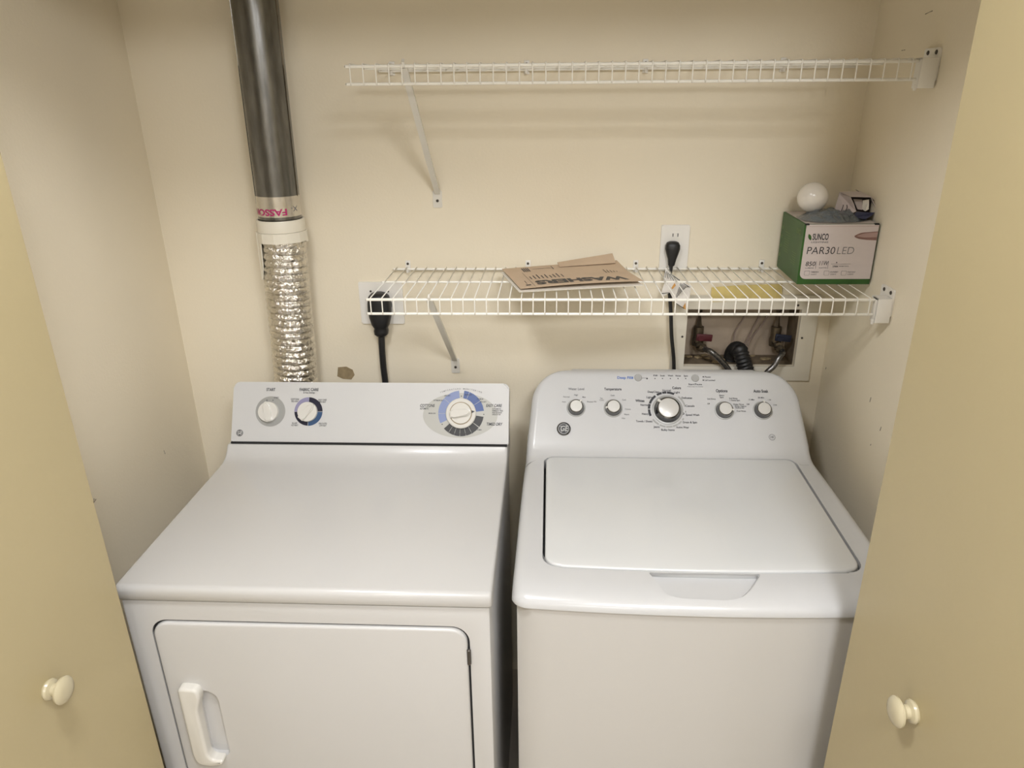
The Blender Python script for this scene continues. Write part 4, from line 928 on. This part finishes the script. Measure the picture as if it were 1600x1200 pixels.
# bulb
bp = AY(1269, 312.5, -.105); rb = .0335; bp.z = max(bp.z, BZ1 + .012 + rb)
lb = thing('light_bulb', 'white frosted globe light bulb lying on the crumpled film', 'light bulb', (bp.x, bp.y, bp.z - rb))
axb = V((.06, .95, -.30)).normalized()
bm = NB(); prof_ = [(0, -rb)] + [(rb * math.sin(a), -rb * math.cos(a)) for a in (math.radians(k) for k in range(12, 150, 8))] + [(.0160, rb * .93), (.0150, rb * 1.1), (.0148, rb * 1.2), (0, rb * 1.2)]
lathe(bm, prof_, bp, axb, 36); obj('globe', bm, BULBM, lb, smooth=60)
bm = NB(); prof_ = [(.0135, rb * 1.2)] + [(.0130 + .0008 * (k % 2), rb * 1.22 + k * .0018) for k in range(10)] + [(.006, rb * 1.22 + .021), (0, rb * 1.22 + .021)]; lathe(bm, prof_, bp, axb, 24); obj('screw_base', bm, BRASS, lb)
# torn small carton, mouth toward the camera
tc = thing('torn_carton', 'small torn open paper carton with dark flap lying on the film', 'carton', AY(1338, 345, -.12))
def Q(u, v, y): return AY(u, v, y)
yb, yf = -.095, -.150
hexo = [(1328, 306), (1360, 308), (1368, 323), (1362, 333), (1337, 336), (1329, 322)]
front = [Q(u, v, yf) for u, v in ((1329, 307.5), (1361, 308), (1369, 326), (1366, 333), (1338, 331), (1334, 319))]
back = [Q(u, v, yb) for u, v in ((1312, 300), (1344, 299), (1358, 312), (1356, 332), (1328, 337), (1305, 325))]
bm = NB(); a = [bm.verts.new(p) for p in front]; b = [bm.verts.new(p) for p in back]
for k in range(6): bm.faces.new((a[k], a[(k + 1) % 6], b[(k + 1) % 6], b[k]))
bm.faces.new(b); cs = obj('carton_sleeve', bm, CARTON, tc, smooth=0); md = cs.modifiers.new('s', 'SOLIDIFY'); md.thickness = .0012; md.offset = 0
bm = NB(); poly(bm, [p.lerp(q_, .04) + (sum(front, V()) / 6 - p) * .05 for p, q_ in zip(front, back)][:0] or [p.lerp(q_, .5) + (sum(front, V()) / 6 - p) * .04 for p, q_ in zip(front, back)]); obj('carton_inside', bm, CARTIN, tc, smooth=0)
def flap(pts, material, nm='flap'):
    b_ = NB(); poly(b_, pts); f_ = obj(nm, b_, material, tc, smooth=0); md_ = f_.modifiers.new('s', 'SOLIDIFY'); md_.thickness = .0010; md_.offset = 0; return f_
flap([Q(1338, 331, yf), Q(1367, 332.5, yf), Q(1361, 338, yf - .010), Q(1352, 343, yf - .012), Q(1332, 339, yf - .006)], NAVYFLAP)
flap([Q(1329, 307.5, yf), Q(1337.5, 330, yf), Q(1322, 339.5, yf - .006), Q(1304.5, 326, yf + .030), Q(1312, 303, yf + .035)], CARTON)
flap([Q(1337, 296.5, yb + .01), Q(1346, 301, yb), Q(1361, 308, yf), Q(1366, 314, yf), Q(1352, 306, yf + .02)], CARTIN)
flap([Q(1348, 313, yf + .016), Q(1358, 311.5, yf + .010), Q(1357.5, 327, yf + .006), Q(1352, 330, yf + .006), Q(1347, 327, yf + .016)], PAPER)
flap([Q(1333, 311, yf + .02), Q(1347, 312, yf + .02), Q(1347, 328, yf + .012), Q(1340, 327, yf + .012)], CARTON)
for k, (u0, v0, u1, v1) in enumerate(((1315, 330, 1318, 320), (1322, 329, 1323, 320))):
    bm = NB(); tube(bm, smoothpath([Q(u0 - 1, v0 + 1, yf + .002), Q(u0 + 1.5, (v0 + v1) / 2, yf + .0015), Q(u1, v1, yf + .004)], 4), .0009, 5); obj('tear', bm, CARTIN, tc)

# ------------------------------------------------------------------ ceiling lamps of the room, the far one added as fill
def lamp(x, y, r, glass, label):
    t = thing('ceiling_lamp', label, 'lamp', (x, y, CH), 'ceiling lamps')
    bm = NB(); lathe(bm, [(0, 0), (r + .015, 0), (r + .015, -.022), (r, -.026), (0, -.026)], (x, y, CH - .0002), (0, 0, 1), 40); obj('lamp_base', bm, BRACEM, t)
    bm = NB(); lathe(bm, [(r, -.026), (r * .96, -.045), (r * .8, -.065), (r * .5, -.080), (0, -.086)], (x, y, CH), (0, 0, 1), 40); obj('lamp_glass', bm, glass, t)
lamp(-.34, -1.36, .14, LAMPGL, 'round ceiling lamp just outside the closet opening')
lamp(.42, -2.2, .24, LAMPGL2, 'large round ceiling lamp in the middle of the room')
lamp(.1, -3.9, .24, LAMPGL3, 'large round fill lamp added near the rear wall of the room')
